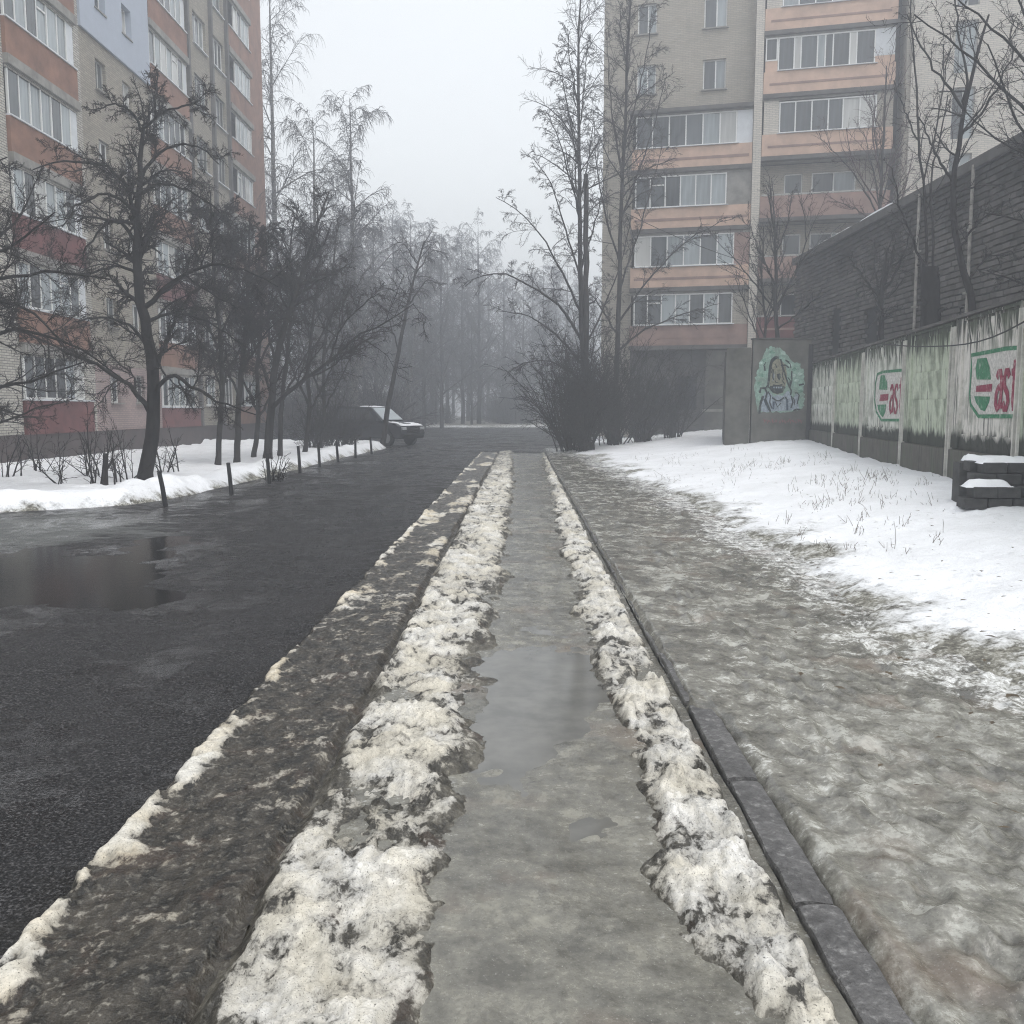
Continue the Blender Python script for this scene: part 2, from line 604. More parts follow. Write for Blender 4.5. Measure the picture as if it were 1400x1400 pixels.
def paint(name, c, under, worn=.5, sc=9):
    """old paint, chipped and thinned so that the wall shows through"""
    m = NM(name)
    n1, n2 = m.noise(sc, 6, .72), m.noise(1.0, 5, .65, m.vec((12, 12, 1.6)))
    k = m.math('ADD', m.math('MULTIPLY', n1, .6), m.math('MULTIPLY', n2, .4))
    lo = tuple(v * .65 for v in c)
    col = m.mix(m.ramp(m.noise(sc * 2.2, 5, .7), [(.4, 0.0), (.6, 1.0)]), lo, c)
    col = m.mix(m.ramp(k, [(.60 - .16 * worn, 0.0), (.72 - .16 * worn, .85)]), col, under)
    return m.done(col, .8, n1, .3, .01, .2)


M['paint_green'] = paint('paint_green', (0.05, 0.24, 0.12), (0.50, 0.52, 0.46), .45)
M['paint_red'] = paint('paint_red', (0.30, 0.035, 0.075), (0.62, 0.48, 0.47), .45, 14)
M['paint_white'] = paint('paint_white', (0.70, 0.68, 0.64), (0.45, 0.46, 0.41), .5)
M['paint_mint'] = paint('paint_mint', (0.30, 0.46, 0.38), (0.19, 0.24, 0.20), .8, 5)
M['paint_black'] = paint('paint_black', (0.02, 0.03, 0.032), (0.18, 0.22, 0.19), .5, 12)
M['paint_skin'] = paint('paint_skin', (0.30, 0.29, 0.21), (0.14, 0.15, 0.11), .8, 9)
M['paint_blue'] = paint('paint_blue', (0.40, 0.46, 0.52), (0.17, 0.21, 0.25), .8, 8)
M['paint_navy'] = paint('paint_navy', (0.045, 0.075, 0.12), (0.2, 0.24, 0.27), .5, 12)
M['paint_pink'] = paint('paint_pink', (0.26, 0.09, 0.10), (0.15, 0.13, 0.12), .8, 12)
M['pipe'] = plain('pipe', (0.36, 0.34, 0.31), 0.6, 0.5, 6, 0.3)
M['pipe_white'] = plain('pipe_white', (0.55, 0.54, 0.49), 0.7, 0.4, 3, 0.3)
M['black_metal'] = plain('black_metal', (0.02, 0.02, 0.022), 0.6, 0.3, 5)
M['car_paint'] = plain('car_paint', (0.022, 0.024, 0.03), 0.25, 0.25, 3, 0.03, 0.6)
M['rubber'] = plain('rubber', (0.015, 0.015, 0.015), 0.85, 0.2, 5)
M['rim'] = plain('rim', (0.22, 0.22, 0.23), 0.4, 0.2, 5, 0.05)
M['lamp_glass'] = plain('lamp_glass', (0.45, 0.46, 0.47), 0.15, 0.1, 5, 0.05, 0.6)
M['dead_grass'] = plain('dead_grass', (0.085, 0.065, 0.042), 0.9, 0.4, 5)
M['block'] = plain('block', (0.05, 0.05, 0.049), 0.85, 0.4, 8, 0.5)
M['wire'] = plain('wire', (0.02, 0.02, 0.02), 0.7, 0.1, 3)


def shed_brick():
    m = NM('shed_brick')
    t = m.attr('tone')
    col = m.ramp(t, [(0.0, (0.075, 0.069, 0.063)), (0.5, (0.125, 0.116, 0.107)), (1.0, (0.19, 0.178, 0.164))])
    x, y, z = m.xyz()
    wet = m.math('ADD', m.math('MULTIPLY', m.math('SUBTRACT', z, 5.6), 0.45), m.math('MULTIPLY', m.math('SUBTRACT', m.noise(0.8, 5, .6), 0.5), 2.0))
    col = m.mix(m.ramp(wet, [(0.15, 0.0), (0.65, 0.75)]), col, (0.028, 0.026, 0.025))
    return m.done(col, 0.85, m.noise(30, 5, .6), 0.4, 0.012, 0.2)


M['shed_brick'] = shed_brick()

# ------------------------------------------------------------------ ground, road, strips
def grid(name, X, Y, Z, mat, attrs=None, parent=None, kind='structure', label=None, cat=None):
    nr, nc = X.shape
    V = np.stack([X, Y, Z], -1).reshape(-1, 3)
    i = np.arange(nr * nc).reshape(nr, nc)
    Fc = np.stack([i[:-1, :-1], i[:-1, 1:], i[1:, 1:], i[1:, :-1]], -1).reshape(-1, 4)
    o = obj(name, mesh_np(name, V, Fc, mat, True, attrs), parent)
    return tag(o, label, cat, None, kind)


def rows(y0, y1, k):
    n = int(math.log(y1 / y0) / k) + 1
    return y0 * (y1 / y0) ** np.linspace(0, 1, n)


def interp(tab):
    ys = np.array([a for a, b in tab]); xs = np.array([b for a, b in tab])
    return lambda y: np.interp(y, ys, xs)


ROADZ = -0.09
# far ground under everything
g = MB().box(-210, 210, -60, 300, -0.8, -0.42).build('ground', M['ground'])
g['kind'] = 'structure'

# road: near part fine, one sheet; the puddle bed is a real dip
ys = np.concatenate([rows(1.0, 60, 0.011), np.linspace(61, 95, 24)])
xs = np.concatenate([np.linspace(-60, -15, 30)[:-1], np.linspace(-15, -1.3, 190), np.linspace(-1.0, 40, 60)])
X, Y = np.meshgrid(xs, ys)
und = fbm(X * .5, Y * .5, 3, 4)
dip = np.exp(-(((X + 6.4 + .5 * (Y - 9.2)) / 2.6) ** 2 + ((Y - 9.2) / 1.7) ** 2)) + .32 * fbm(X * 1.1, Y * 1.4, 6, 4) + .16 * sstep(3.5, 1, np.abs(Y - 9.3)) + .75 * np.exp(-(((X + 4.7) / .75) ** 2 + ((Y - 11.9) / .7) ** 2))
Z = ROADZ + und * 0.012 + fbm(X * 3, Y * 3, 5, 3) * 0.006 - dip * 0.05
Z = np.where(X > -1.38, -0.2, Z)
Z = np.where((X > -1.38) & (Y > 34.5), ROADZ + und * .012, Z)
dirt = sstep(-2.1, -1.5, X) * .55 + .5 * sstep(.35, .8, dip)
icy = .9 * sstep(3.2, .3, np.abs(X + 7.2) * .6 + np.abs(Y - 12.6) * .8) + .35 * sstep(24, 12, Y) * sstep(-4.2, -6.4, X)
trk = sum(np.exp(-((X + c_ + .12 * fbm(Y * .15, Y * 0 + c_, 7, 2)) / .22) ** 2) for c_ in (2.45, 3.95, 4.75, 6.1)) * sstep(60, 20, Y)
grid('road', X, Y, Z, M['asphalt'], {'dirt': dirt, 'ice': icy, 'track': trk})
a = np.linspace(0, 2 * math.pi, 90)
pud = [( -6.2 + 4.2 * math.cos(t), 9.7 + 3.2 * math.sin(t)) for t in a[:-1]]
me = mesh_np('puddle', np.array([(x, y, ROADZ - 0.024) for x, y in pud] + [(-6.2, 9.7, ROADZ - 0.024)]),
             np.array([(i, (i + 1) % 89, 89) for i in range(89)]), M['water'])
tag(obj('puddle', me), None, None, None, 'structure')

# the trodden path between the two snow ridges
xi_l = interp([(1, -.42), (2.4, -.37), (3.1, -.34), (4.1, -.30), (5.9, -.25), (9.1, -.135), (14, -.12), (25, -.17), (34, -.3)])
xi_r = interp([(1, .68), (2.38, .60), (2.75, .44), (3.4, .45), (4.1, .53), (5.1, .47), (6.9, .43), (10.5, .47), (17, .56), (24, .68), (34, .75)])
ys = rows(0.9, 35.5, 0.0062)
xs = np.linspace(-.80, .88, 130)
X, Y = np.meshgrid(xs, ys)
pd = np.exp(-(((X - .08) / .36) ** 2 + ((Y - 5.0) / 1.15) ** 2)) + .13 * fbm(X * 3, Y * 2, 16, 4)
Z = fbm(X * 2.2, Y * 1.6, 11, 4) * .016 + fbm(X * 9, Y * 9, 15, 3) * .005 - pd * .036
Z = np.where(Y > 33, Z - (Y - 33) * .03, Z)
foot = .5 * sstep(.12, 0, np.minimum(X - xi_l(Y), xi_r(Y) - X)) + .3 * sstep(18, 6, Y) * 0
snowv = .5 * sstep(.16, -.05, np.minimum(X - xi_l(Y), xi_r(Y) - X)) + 0 * X
grid('footpath', X, Y, Z, M['slush'], {'dirt': foot * .7, 'snow': snowv * .5})
nn = 80
pts = [(.1 + (.62 + .03 * math.sin(5 * t)) * math.cos(t), 5.1 + 1.9 * math.sin(t), -0.0135) for t in np.linspace(0, 2 * math.pi, nn, endpoint=False)]
me = mesh_np('puddle', np.array(pts + [(.1, 5.1, -.0135)]), np.array([(i, (i + 1) % nn, nn) for i in range(nn)]), M['water_grey'])
tag(obj('puddle', me), None, None, None, 'structure')

# left ridge of old snow
ys = rows(0.9, 34.5, 0.0042)
xs = np.linspace(0, 1, 105)
T, Y = np.meshgrid(xs, ys)
X = -.885 + T * (xi_l(Y) + .34 + .885)
edge = xi_l(Y) + .11 * sstep(9, 2.5, Y) + .07 + fbm(Y * 2.5, X * 2.5, 21, 4) * .12 + fbm(Y * 9, X * 9, 25, 3) * .05
inn = sstep(-.02, .26, edge - X)
outr = sstep(-.885, -.80, X + fbm(Y * 6, X * 3, 27, 3) * .03)
lump = fbm(X * 5, Y * 4, 22, 5, .6)
lump2 = np.abs(fbm(X * 9, Y * 7, 23, 3, .5))
prof = inn * outr
crum = np.abs(fbm(X * 30, Y * 24, 28, 3, .6))
big = fbm(X * 2.2, Y * 1.4, 20, 3)
Z = -.035 + prof * (.06 + big * .05 + lump * .045 + lump2 * .042 + crum * .022) + fbm(X * 60, Y * 60, 24, 2) * .006 * prof
sn = -.15 + .62 * inn * outr + .25 * (lump2 - .2) + .18 * fbm(X * 1.4, Y * .7, 17, 3) + .22 * lump + .22 * big - .25 * sstep(.55, 0, X + .885) * sstep(9, 25, Y) * .5
sn = sn - .40 * sstep(.32, .0, edge - X) - .26 * sstep(.20, 0, X + .885) * (.3 + .7 * sstep(-.2, .3, fbm(Y * .8, X, 29, 3)))
grid('snow_ridge', X, Y, Z, M['old_snow'], {'snow': sn}, kind='stuff',
     label='long dirty snow ridge between the footpath and the muddy verge', cat='snow ridge')

# right ridge of old snow, along the kerb
xs = np.linspace(0, 1, 90)
T, Y = np.meshgrid(xs, ys)
X = (xi_r(Y) - .26) + T * (.875 - xi_r(Y) + .26)
edge = xi_r(Y) - .07 + fbm(Y * 2.3, X * 2.3, 31, 4) * .15 + fbm(Y * 9, X * 9, 35, 3) * .05
inn = sstep(-.02, .2, X - edge)
outr = sstep(.872, .80, X + fbm(Y * 6, X * 3, 37, 3) * .03)
lump = fbm(X * 5, Y * 4, 32, 5, .6)
lump2 = np.abs(fbm(X * 9, Y * 7, 33, 3, .5))
hole = sstep(.0, .28, fbm(X * 3.2, Y * 2.4, 38, 4)) * sstep(8, 3.5, Y)
prof = inn * outr * (1 - .85 * hole)
crum = np.abs(fbm(X * 28, Y * 22, 39, 3, .6))
Z = -.045 + prof * (.072 + lump * .055 + lump2 * .042 + crum * .022) + fbm(X * 60, Y * 60, 34, 2) * .006 * prof
sn = -.13 + .66 * prof + .3 * lump + .18 * fbm(X * 1.4, Y * .8, 13, 3) - .4 * sstep(.16, .0, X - edge)
grid('snow_ridge', X, Y, Z, M['old_snow'], {'snow': sn}, kind='stuff',
     label='narrow dirty snow ridge between the footpath and the right kerb', cat='snow ridge')

# muddy verge between road and path
xs = np.linspace(-1.66, -.86, 95)
X, Y = np.meshgrid(xs, ys)
edge = -1.545 + fbm(Y * 2.2, X * 2, 41, 4) * .035 + fbm(Y * 11, X * 11, 42, 3) * .02
up = sstep(-.045, .035, X - edge)
gro = sstep(-.93, -.875, X + fbm(Y * 5, X * 2, 43, 3) * .03)
wdt = .115 + .11 * fbm(Y * 1.1, Y * 0, 44, 4) + .06 * fbm(Y * 7, X * 7, 40, 4) - .05 * sstep(4, 14, Y)
band = sstep(wdt + .05, wdt - .02, X - edge) * sstep(.01, .05, X - edge)
gap = sstep(-.25, .05, fbm(Y * .9, Y * 0 + 3.3, 45, 4) + .25 * fbm(X * 6, Y * 5, 50, 3))
band = band * gap
band = band * sstep(-.35, .1, fbm(X * 12, Y * 9, 19, 4) + .5 * sstep(.0, .3, fbm(X * 3, Y * 1.6, 18, 3)))
Z = -.16 + up * (.165 + fbm(X * 4, Y * 4, 46, 5, .6) * .028 + fbm(X * 25, Y * 25, 47, 3) * .007) + band * .03 - gro * .04
patch = sstep(.05, .3, fbm(X * 2.6, Y * .9, 48, 4)) * sstep(5, 13, Y)
sn = -.02 + band * .85 + patch * .7 + .2 * fbm(X * 3, Y * 3, 49, 4) - .04
sn = sn - .5 * (1 - up) - .3 * gro
grid('verge', X, Y, Z, M['verge_dirt'], {'snow': sn})

# kerb stones on the right of the path
kb = empty('kerb', (0, 0, 0))
kb['kind'] = 'structure'
y = 0.8
while y < 34:
    L = 0.98
    dz, dx = random.uniform(-.012, .008), random.uniform(-.008, .008)
    nk = 26 if y < 9 else 8
    tt = np.linspace(.004, L - .006, nk)
    sec = [(-.066, -.24), (-.067, -.012), (-.063, -.003), (-.04, .0), (.0, .003), (.045, .0), (.062, -.004), (.067, -.014), (.066, -.24)]
    rings = []
    for t_ in tt:
        e_ = 1 if 0.03 < t_ < L - .03 else .93
        rings.append([(a_ * e_ + (.006 * float(fbm(np.array(y * 3 + t_ * 9), np.array(a_ * 30 + 3.), 301, 3))), t_,
                       b_ + (0 if e_ == 1 else -.006) + .007 * float(fbm(np.array(y * 3 + t_ * 12), np.array(a_ * 28. + 9), 302, 4))) for a_, b_ in sec])
    mk = MB()
    ns = len(sec)
    mk.v = [p for r_ in rings for p in r_]
    for i in range(nk - 1):
        for j in range(ns - 1):
            mk.f.append((i * ns + j, i * ns + j + 1, (i + 1) * ns + j + 1, (i + 1) * ns + j))
    mk.f.append(tuple(range(ns)))
    mk.f.append(tuple((nk - 1) * ns + j for j in reversed(range(ns))))
    s = mk.build('kerb_stone', M['kerb'], kb, smooth=False)
    s.location = (.955 + dx, y, .036 + dz)
    s.rotation_euler = (random.uniform(-.006, .006), random.uniform(-.03, .03), random.uniform(-.012, .012))
    y += 1.0

def dents(X, Y, n, seed, x0, x1, y0, y1, depth=.016):
    """soft boot-sized hollows"""
    r_ = np.random.default_rng(seed)
    out = np.zeros(X.shape)
    for _ in range(n):
        cx, cy_, a_ = r_.uniform(x0, x1), y0 * (y1 / y0) ** r_.random(), r_.normal(0, .35)
        j0, j1 = np.searchsorted(Y[:, 0], [cy_ - .3, cy_ + .3])
        if j1 - j0 < 2:
            continue
        dx, dy = X[j0:j1] - cx, Y[j0:j1] - cy_
        u_, v_ = dx * math.cos(a_) + dy * math.sin(a_), -dx * math.sin(a_) + dy * math.cos(a_)
        q_ = (u_ / .055) ** 2 + (v_ / .14) ** 2
        out[j0:j1] += -depth * r_.uniform(.4, 1.2) * np.exp(-q_ ** 2) + depth * .45 * np.exp(-(q_ - 1.6) ** 2 * 2)
    return out


# trodden icy pavement
ys = rows(0.9, 37, 0.0066)
xs = np.concatenate([np.linspace(0.885, 1.12, 26)[:-1], np.linspace(1.12, 3.2, 150), np.linspace(3.23, 5.6, 50)])
X, Y = np.meshgrid(xs, ys)
fold = sstep(1.0, 1.09, X)
cov = sstep(3.6, 5.2, Y + fbm(Y * 1.4, X * 3, 51, 3) * 1.6)
foots = np.abs(fbm(X * 3.2, Y * 3.0, 52, 4, .55))
bumps = fbm(X * 1.2, Y * 1.0, 53, 3) * .02 + foots * .032 + fbm(X * 14, Y * 14, 54, 3) * .006
gx = 1.16 + .06 * fbm(Y * .9, Y * 0, 58, 3) + .03 * np.sin(Y * 1.3)
groove = np.exp(-((X - gx) / (.05 + .02 * fbm(Y * 2, X, 59, 2))) ** 2) * (1 - cov) * .022 * sstep(-.5, .3, fbm(Y * .8, Y * 0 + 7, 60, 3))
Z = .005 + (1 - fold) * (-.03 + .085 * cov) + fold * (.036 + .012 * cov) - sstep(1.3, 2.0, X) * .03 + bumps - groove
Z = Z + dents(X, Y, 620, 5, 1.2, 3.6, 1.6, 24) * sstep(1.1, 1.3, X)
Z = Z - .06 * sstep(.93, .885, X + .02 * fbm(Y * 3, X * 3, 69, 3)) - .10 * (1 - cov) * sstep(1.03, .985, X)
xe = interp([(1, 3.6), (4.0, 3.1), (5.0, 2.75), (6.25, 2.4), (9.1, 2.67), (15.4, 2.75), (22, 2.35), (30.8, 1.95), (34, 1.3), (36, 1.3), (41, 2.6), (60, 4.0)])
dd = X - (xe(Y) + fbm(Y * .7, X * .7, 55, 3) * .25)
dirt_and_shade = .55 * np.exp(-((X - gx - .02) / .06) ** 2) * (1 - cov) + .35 * sstep(-.1, .35, fbm(X * .9, Y * .35, 56, 3)) * sstep(1.0, 1.3, X)  # groove band is shade put into the colour; the broad patches are dirt
snv = .22 * fbm(X * 1.1, Y * .6, 57, 4) + .5 * sstep(-.7, .1, dd) + .12 * sstep(5, 16, Y) + .06
grid('icy_pavement', X, Y, Z, M['ice'], {'snow': snv, 'dirt': dirt_and_shade})

# snow lawn rising to the wall
fbase = interp([(0, .40), (11.8, .42), (14.5, .48), (17.4, .46), (21, .47), (24.4, .54), (29, .62), (45, .72), (70, .7)])
ys = np.concatenate([rows(2.5, 40, 0.0095), np.linspace(40.5, 64, 40)])
us = np.linspace(0, 1, 240) ** 1.25
U, Y = np.meshgrid(us, ys)
X = xe(Y) - .5 + U * (24 - xe(Y))
edge = xe(Y) + fbm(Y * .7, X * .7, 55, 3) * .25 + fbm(Y * 2.4, X * 2.4, 61, 4) * .28
ins = X - edge
t = np.clip((X - xe(Y)) / np.maximum(.152 * Y + 4.55 - xe(Y), 2.5), 0, 1.3)
Z = -.06 + .11 * sstep(-.15, .5, ins) + fbase(Y) * np.power(sstep(-.05, 1.05, t), .9)
Z += (fbm(X * 1.3, Y * 1.1, 62, 4) * .035 + np.abs(fbm(X * 4.2, Y * 3.6, 63, 4)) * .045 + fbm(X * 16, Y * 16, 64, 2) * .006) * sstep(-.1, .4, ins)
Z += dents(X, Y, 260, 9, 2.6, 6.5, 5, 26, .03) * sstep(.1, .6, ins)
Z += .16 * np.exp(-((Y - 36.5) / 2.2) ** 2) * sstep(.1, 1.0, ins) * sstep(5, 2.2, X)
sn = 1.0 - .9 * sstep(1.1, -.05, ins + .5 * fbm(X * 1.6, Y * 1.2, 67, 4)) + .25 * fbm(X * .6, Y * .6, 66, 4)


def lawn_snow():
    m = NM('lawn_snow')
    a = m.attr('snow')
    n1, n2 = m.noise(6, 6, .7), m.noise(30, 5, .7)
    k = m.math('ADD', a, m.math('MULTIPLY', m.math('SUBTRACT', n1, .5), 1.6))
    k = m.math('ADD', k, m.math('MULTIPLY', m.math('SUBTRACT', n2, .5), .6))
    n3 = m.noise(1.1, 4, .6)
    sn_ = m.mix(m.ramp(n3, [(.4, 0.0), (.7, .8)]), (.88, .89, .91), (.74, .75, .76))
    sn_ = m.mix(m.ramp(n2, [(.58, 0.0), (.72, .55)]), sn_, (.46, .45, .43))
    ed = m.ramp(m.math('ADD', m.math('MULTIPLY', n1, .5), m.math('MULTIPLY', n2, .5)), [(.41, (.085, .08, .066)), (.49, (.2, .192, .158)), (.57, (.44, .43, .385))])
    col = m.mix(m.ramp(k, [(.15, 0.0), (.45, .6), (.75, 1.0)]), ed, sn_)
    col = m.mix(m.ramp(m.noise(120, 2, .5), [(.68, 0.0), (.75, .5)]), col, (.10, .085, .06))
    bp = m.math('ADD', m.noise(7, 5, .6), m.math('MULTIPLY', m.noise(45, 4, .6), .4))
    return m.done(col, .6, bp, .65, .035, .3)


M['lawn_snow'] = lawn_snow()
grid('snow_lawn', X, Y, Z, M['lawn_snow'], {'snow': sn})


def lawn_z(x, y):
    x, y = np.asarray(x, float), np.asarray(y, float)
    t = np.clip((x - xe(y)) / np.maximum(.152 * y + 4.55 - xe(y), 2.5), 0, 1.3)
    return .05 + fbase(y) * np.power(sstep(-.05, 1.05, t), .9) + .02


# snowy verge on the left
EDGE = np.array([(-60, 14.0), (-20, 14.3), (-8.6, 14.8), (-6.9, 16.0), (-6.5, 18), (-6.35, 25), (-6.25, 32), (-5.9, 40), (-6.2, 42.2), (-9, 43.4), (-60, 45)])


def inside_dist(x, y):
    d = np.full(x.shape, 1e9)
    for a_, b_ in zip(EDGE[:-1], EDGE[1:]):
        ab = b_ - a_
        t_ = np.clip(((x - a_[0]) * ab[0] + (y - a_[1]) * ab[1]) / (ab @ ab), 0, 1)
        d = np.minimum(d, np.hypot(x - a_[0] - t_ * ab[0], y - a_[1] - t_ * ab[1]))
    poly = EDGE
    ins_ = np.zeros(x.shape, bool)
    j = len(poly) - 1
    for i in range(len(poly)):
        xi_, yi_, xj_, yj_ = *poly[i], *poly[j]
        c_ = ((yi_ > y) != (yj_ > y)) & (x < (xj_ - xi_) * (y - yi_) / (yj_ - yi_ + 1e-12) + xi_)
        ins_ ^= c_
        j = i
    return np.where(ins_, d, -d)


def verge_z(x, y):
    d = inside_dist(x, y)
    n = fbm(x * .9, y * .9, 71, 4)
    bank = np.exp(-((d - .55 - .25 * n) / .42) ** 2) * (.16 + .14 * n + .10 * np.abs(fbm(x * 3.5, y * 3.5, 75, 4))) + .12 * np.exp(-((d - 1.5) / .8) ** 2) * sstep(20, 15, y) * (1 + n)
    return ROADZ - .12 + sstep(-.12 + .1 * n, .32, d) * (.20 + .07 * sstep(1, 7, d)) + bank + (fbm(x * 3, y * 3, 72, 4) * .05 + np.abs(fbm(x * 1.3, y * 1.3, 76, 4)) * .09) * sstep(0, .5, d), d


xs = np.linspace(-34, -5.2, 230)
ys = np.concatenate([np.linspace(13.4, 20, 110), np.linspace(20.1, 46, 130)])
X, Y = np.meshgrid(xs, ys)
Z, D = verge_z(X, Y)
grid('snow_verge', X, Y, Z, M['lawn_snow'], {'snow': 1.0 - .95 * sstep(.35, -.05, D + .25 * fbm(X * 2, Y * 2, 73, 3)) + .3 * fbm(X * .7, Y * .7, 74, 3)})


def vz(x, y):
    z, _ = verge_z(np.array([float(x)]), np.array([float(y)]))
    return float(z[0])


# snow along the far kerb where the road ends
xs = np.linspace(-60, 60, 300)
ys = np.linspace(86.5, 140, 60)
X, Y = np.meshgrid(xs, ys)
Z = ROADZ - .1 + sstep(0, .9, Y - 87.6 + .3 * fbm(X * .6, Y * .6, 81, 3)) * (.34 + .12 * fbm(X * .4, Y * .4, 82, 4)) + sstep(95, 140, Y) * .4
sn = .02 + .38 * sstep(1.6, .5, Y - 87.6) + .25 * fbm(X * .3, Y * .3, 83, 4)
grid('far_verge', X, Y, Z, M['lawn_snow'], {'snow': sn})

# ------------------------------------------------------------------ buildings
CACHE = {}


def shared(key, build):
    """one mesh per kind of piece"""
    if key not in CACHE:
        o = build()
        CACHE[key] = o.data
        bpy.data.objects.remove(o)
    return CACHE[key]


def box_part(name, mat, parent, x0, x1, y0, y1, z0, z1, bevel=0.0):
    return MB().box(x0, x1, y0, y1, z0, z1).build(name, M[mat], parent, bevel)


def holed_wall(name, mat, parent, x0, x1, y0, y1, z0, z1, holes):
    """a wall with real openings, holes = [(x0, x1, z0, z1)]"""
    xs_ = sorted({x0, x1, *[h[0] for h in holes], *[h[1] for h in holes]})
    zs_ = sorted({z0, z1, *[h[2] for h in holes], *[h[3] for h in holes]})
    V, Fq, idx = [], [], {}

    def vid(p):
        p = tuple(round(c, 4) for c in p)
        if p not in idx:
            idx[p] = len(V)
            V.append(p)
        return idx[p]

    def solid(i, j):
        if not (0 <= i < len(xs_) - 1 and 0 <= j < len(zs_) - 1):
            return False
        cx, cz = (xs_[i] + xs_[i + 1]) / 2, (zs_[j] + zs_[j + 1]) / 2
        return not any(h[0] < cx < h[1] and h[2] < cz < h[3] for h in holes)
    for i in range(len(xs_) - 1):
        for j in range(len(zs_) - 1):
            if not solid(i, j):
                continue
            a_, b_, c_, d_ = xs_[i], xs_[i + 1], zs_[j], zs_[j + 1]
            Fq.append([vid(p) for p in ((a_, y0, c_), (b_, y0, c_), (b_, y0, d_), (a_, y0, d_))])
            Fq.append([vid(p) for p in ((a_, y1, c_), (a_, y1, d_), (b_, y1, d_), (b_, y1, c_))])
            if not solid(i - 1, j): Fq.append([vid(p) for p in ((a_, y0, c_), (a_, y0, d_), (a_, y1, d_), (a_, y1, c_))])
            if not solid(i + 1, j): Fq.append([vid(p) for p in ((b_, y0, c_), (b_, y1, c_), (b_, y1, d_), (b_, y0, d_))])
            if not solid(i, j - 1): Fq.append([vid(p) for p in ((a_, y0, c_), (a_, y1, c_), (b_, y1, c_), (b_, y0, c_))])
            if not solid(i, j + 1): Fq.append([vid(p) for p in ((a_, y0, d_), (b_, y0, d_), (b_, y1, d_), (a_, y1, d_))])
    return obj(name, mesh_np(name, np.array(V), np.array(Fq), M[mat]), parent)


def window(parent, x0, x1, z0, z1, y, divs, mats, fmat='white_frame', transom=None, bar=.055, open_at=None):
    """frame with mullions; each pane a sub-part.  divs: inner fractions"""
    wd, ht = x1 - x0, z1 - z0
    cuts = [0] + [d * wd for d in divs] + [wd]
    key = ('frame', round(wd, 2), round(ht, 2), tuple(divs), fmat, transom)

    def bf():
        m = MB()
        m.box(0, wd, 0, .07, 0, bar).box(0, wd, 0, .07, ht - bar, ht)
        for i, c in enumerate(cuts):
            a_ = 0 if i == 0 else (wd - bar if i == len(cuts) - 1 else c - bar / 2)
            m.box(a_, a_ + bar, .002, .068, bar, ht - bar)
        if transom:
            i, f = transom
            m.box(cuts[i] + bar, cuts[i + 1] - bar, .004, .066, ht * f, ht * f + bar)
        return m.build('window', M[fmat])
    fr = obj('window', shared(key, bf), parent)
    fr.location = (x0, y, z0)
    for i in range(len(cuts) - 1):
        a_, b_ = cuts[i] + .01, cuts[i + 1] - .01
        pw = b_ - a_
        pm = mats[i % len(mats)] if not callable(mats) else mats(i)
        pk = ('pane', round(pw, 2), round(ht, 2), pm)
        p = obj('pane', shared(pk, lambda: MB().box(0, pw, 0, .012, .012, ht - .012).build('pane', M[pm])), fr)
        p.location = (a_, .03, 0)
        p.rotation_euler = (random.uniform(-.012, .012), 0, random.uniform(-.02, .02))
    return fr


def gmix(p1=.25, p2=.08):
    r = random.random()
    return 'glass_pale' if r < p2 else ('glass_curtain_sky' if r < p1 + p2 else 'glass')


# ---- left block of flats, along the road
FX = -14.9
bl = empty('apartment_building', (FX, 0, 0), math.pi / 2)
tag(bl, 'tall brick block of flats with rust orange balconies along the left roadside', 'apartment building')
ST, NF = 2.73, 9
TOP = 1.92 + ST * NF + .9


def sill(k, off=0.0):
    return 1.92 + ST * k + off


def stack(parent, x0, x1, wx0, wx1, n, off, pan, side=True, fm='white_frame'):
    for k in range(NF):
        s0 = sill(k, off)
        pm = pan(k)
        pz0 = s0 - 1.06 if k else .85
        b = box_part('balcony', pm, parent, x0 + .02, x1 - .02, -.11, .05, pz0, s0 - .05)
        if k:
            box_part('slab', 'grey_slab', b, x0, x1, -.17, .4, s0 - 1.34, pz0 - .003)
            box_part('brick_band', 'brick_white', b, x0 + .03, x1 - .03, -.06, .3, s0 - 1.34 - .10, s0 - 1.343)
        box_part('sill', 'white_sheet', b, x0 + .03, x1 - .06, -.16, .06, s0 - .047, s0 - .003)
        dv = [i / n for i in range(1, n)]
        tr = (random.randrange(n), .72) if random.random() < .4 else None
        window(parent, wx0, wx1, s0, s0 + 1.38, -.05, dv, [gmix(.42, .05) for _ in range(n)], fm, tr)
        if side and wx1 < x1 - .15:
            box_part('side_panel', 'white_sheet' if random.random() < .6 else 'brick_white', parent, wx1 + .003, x1 - .1, -.045, .05, s0, s0 + 1.38)
        box_part('lintel', 'dark_slab', parent, x0, x1, -.02, .4, s0 + 1.383, s0 + ST - 1.45 if k < NF - 1 else TOP - .2)
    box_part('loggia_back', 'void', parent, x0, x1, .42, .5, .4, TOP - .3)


def pan_a(k):
    return ['rust_dark', 'rust_panel', 'rust_dark', 'rust_panel', 'rust_panel'][min(k, 4)]


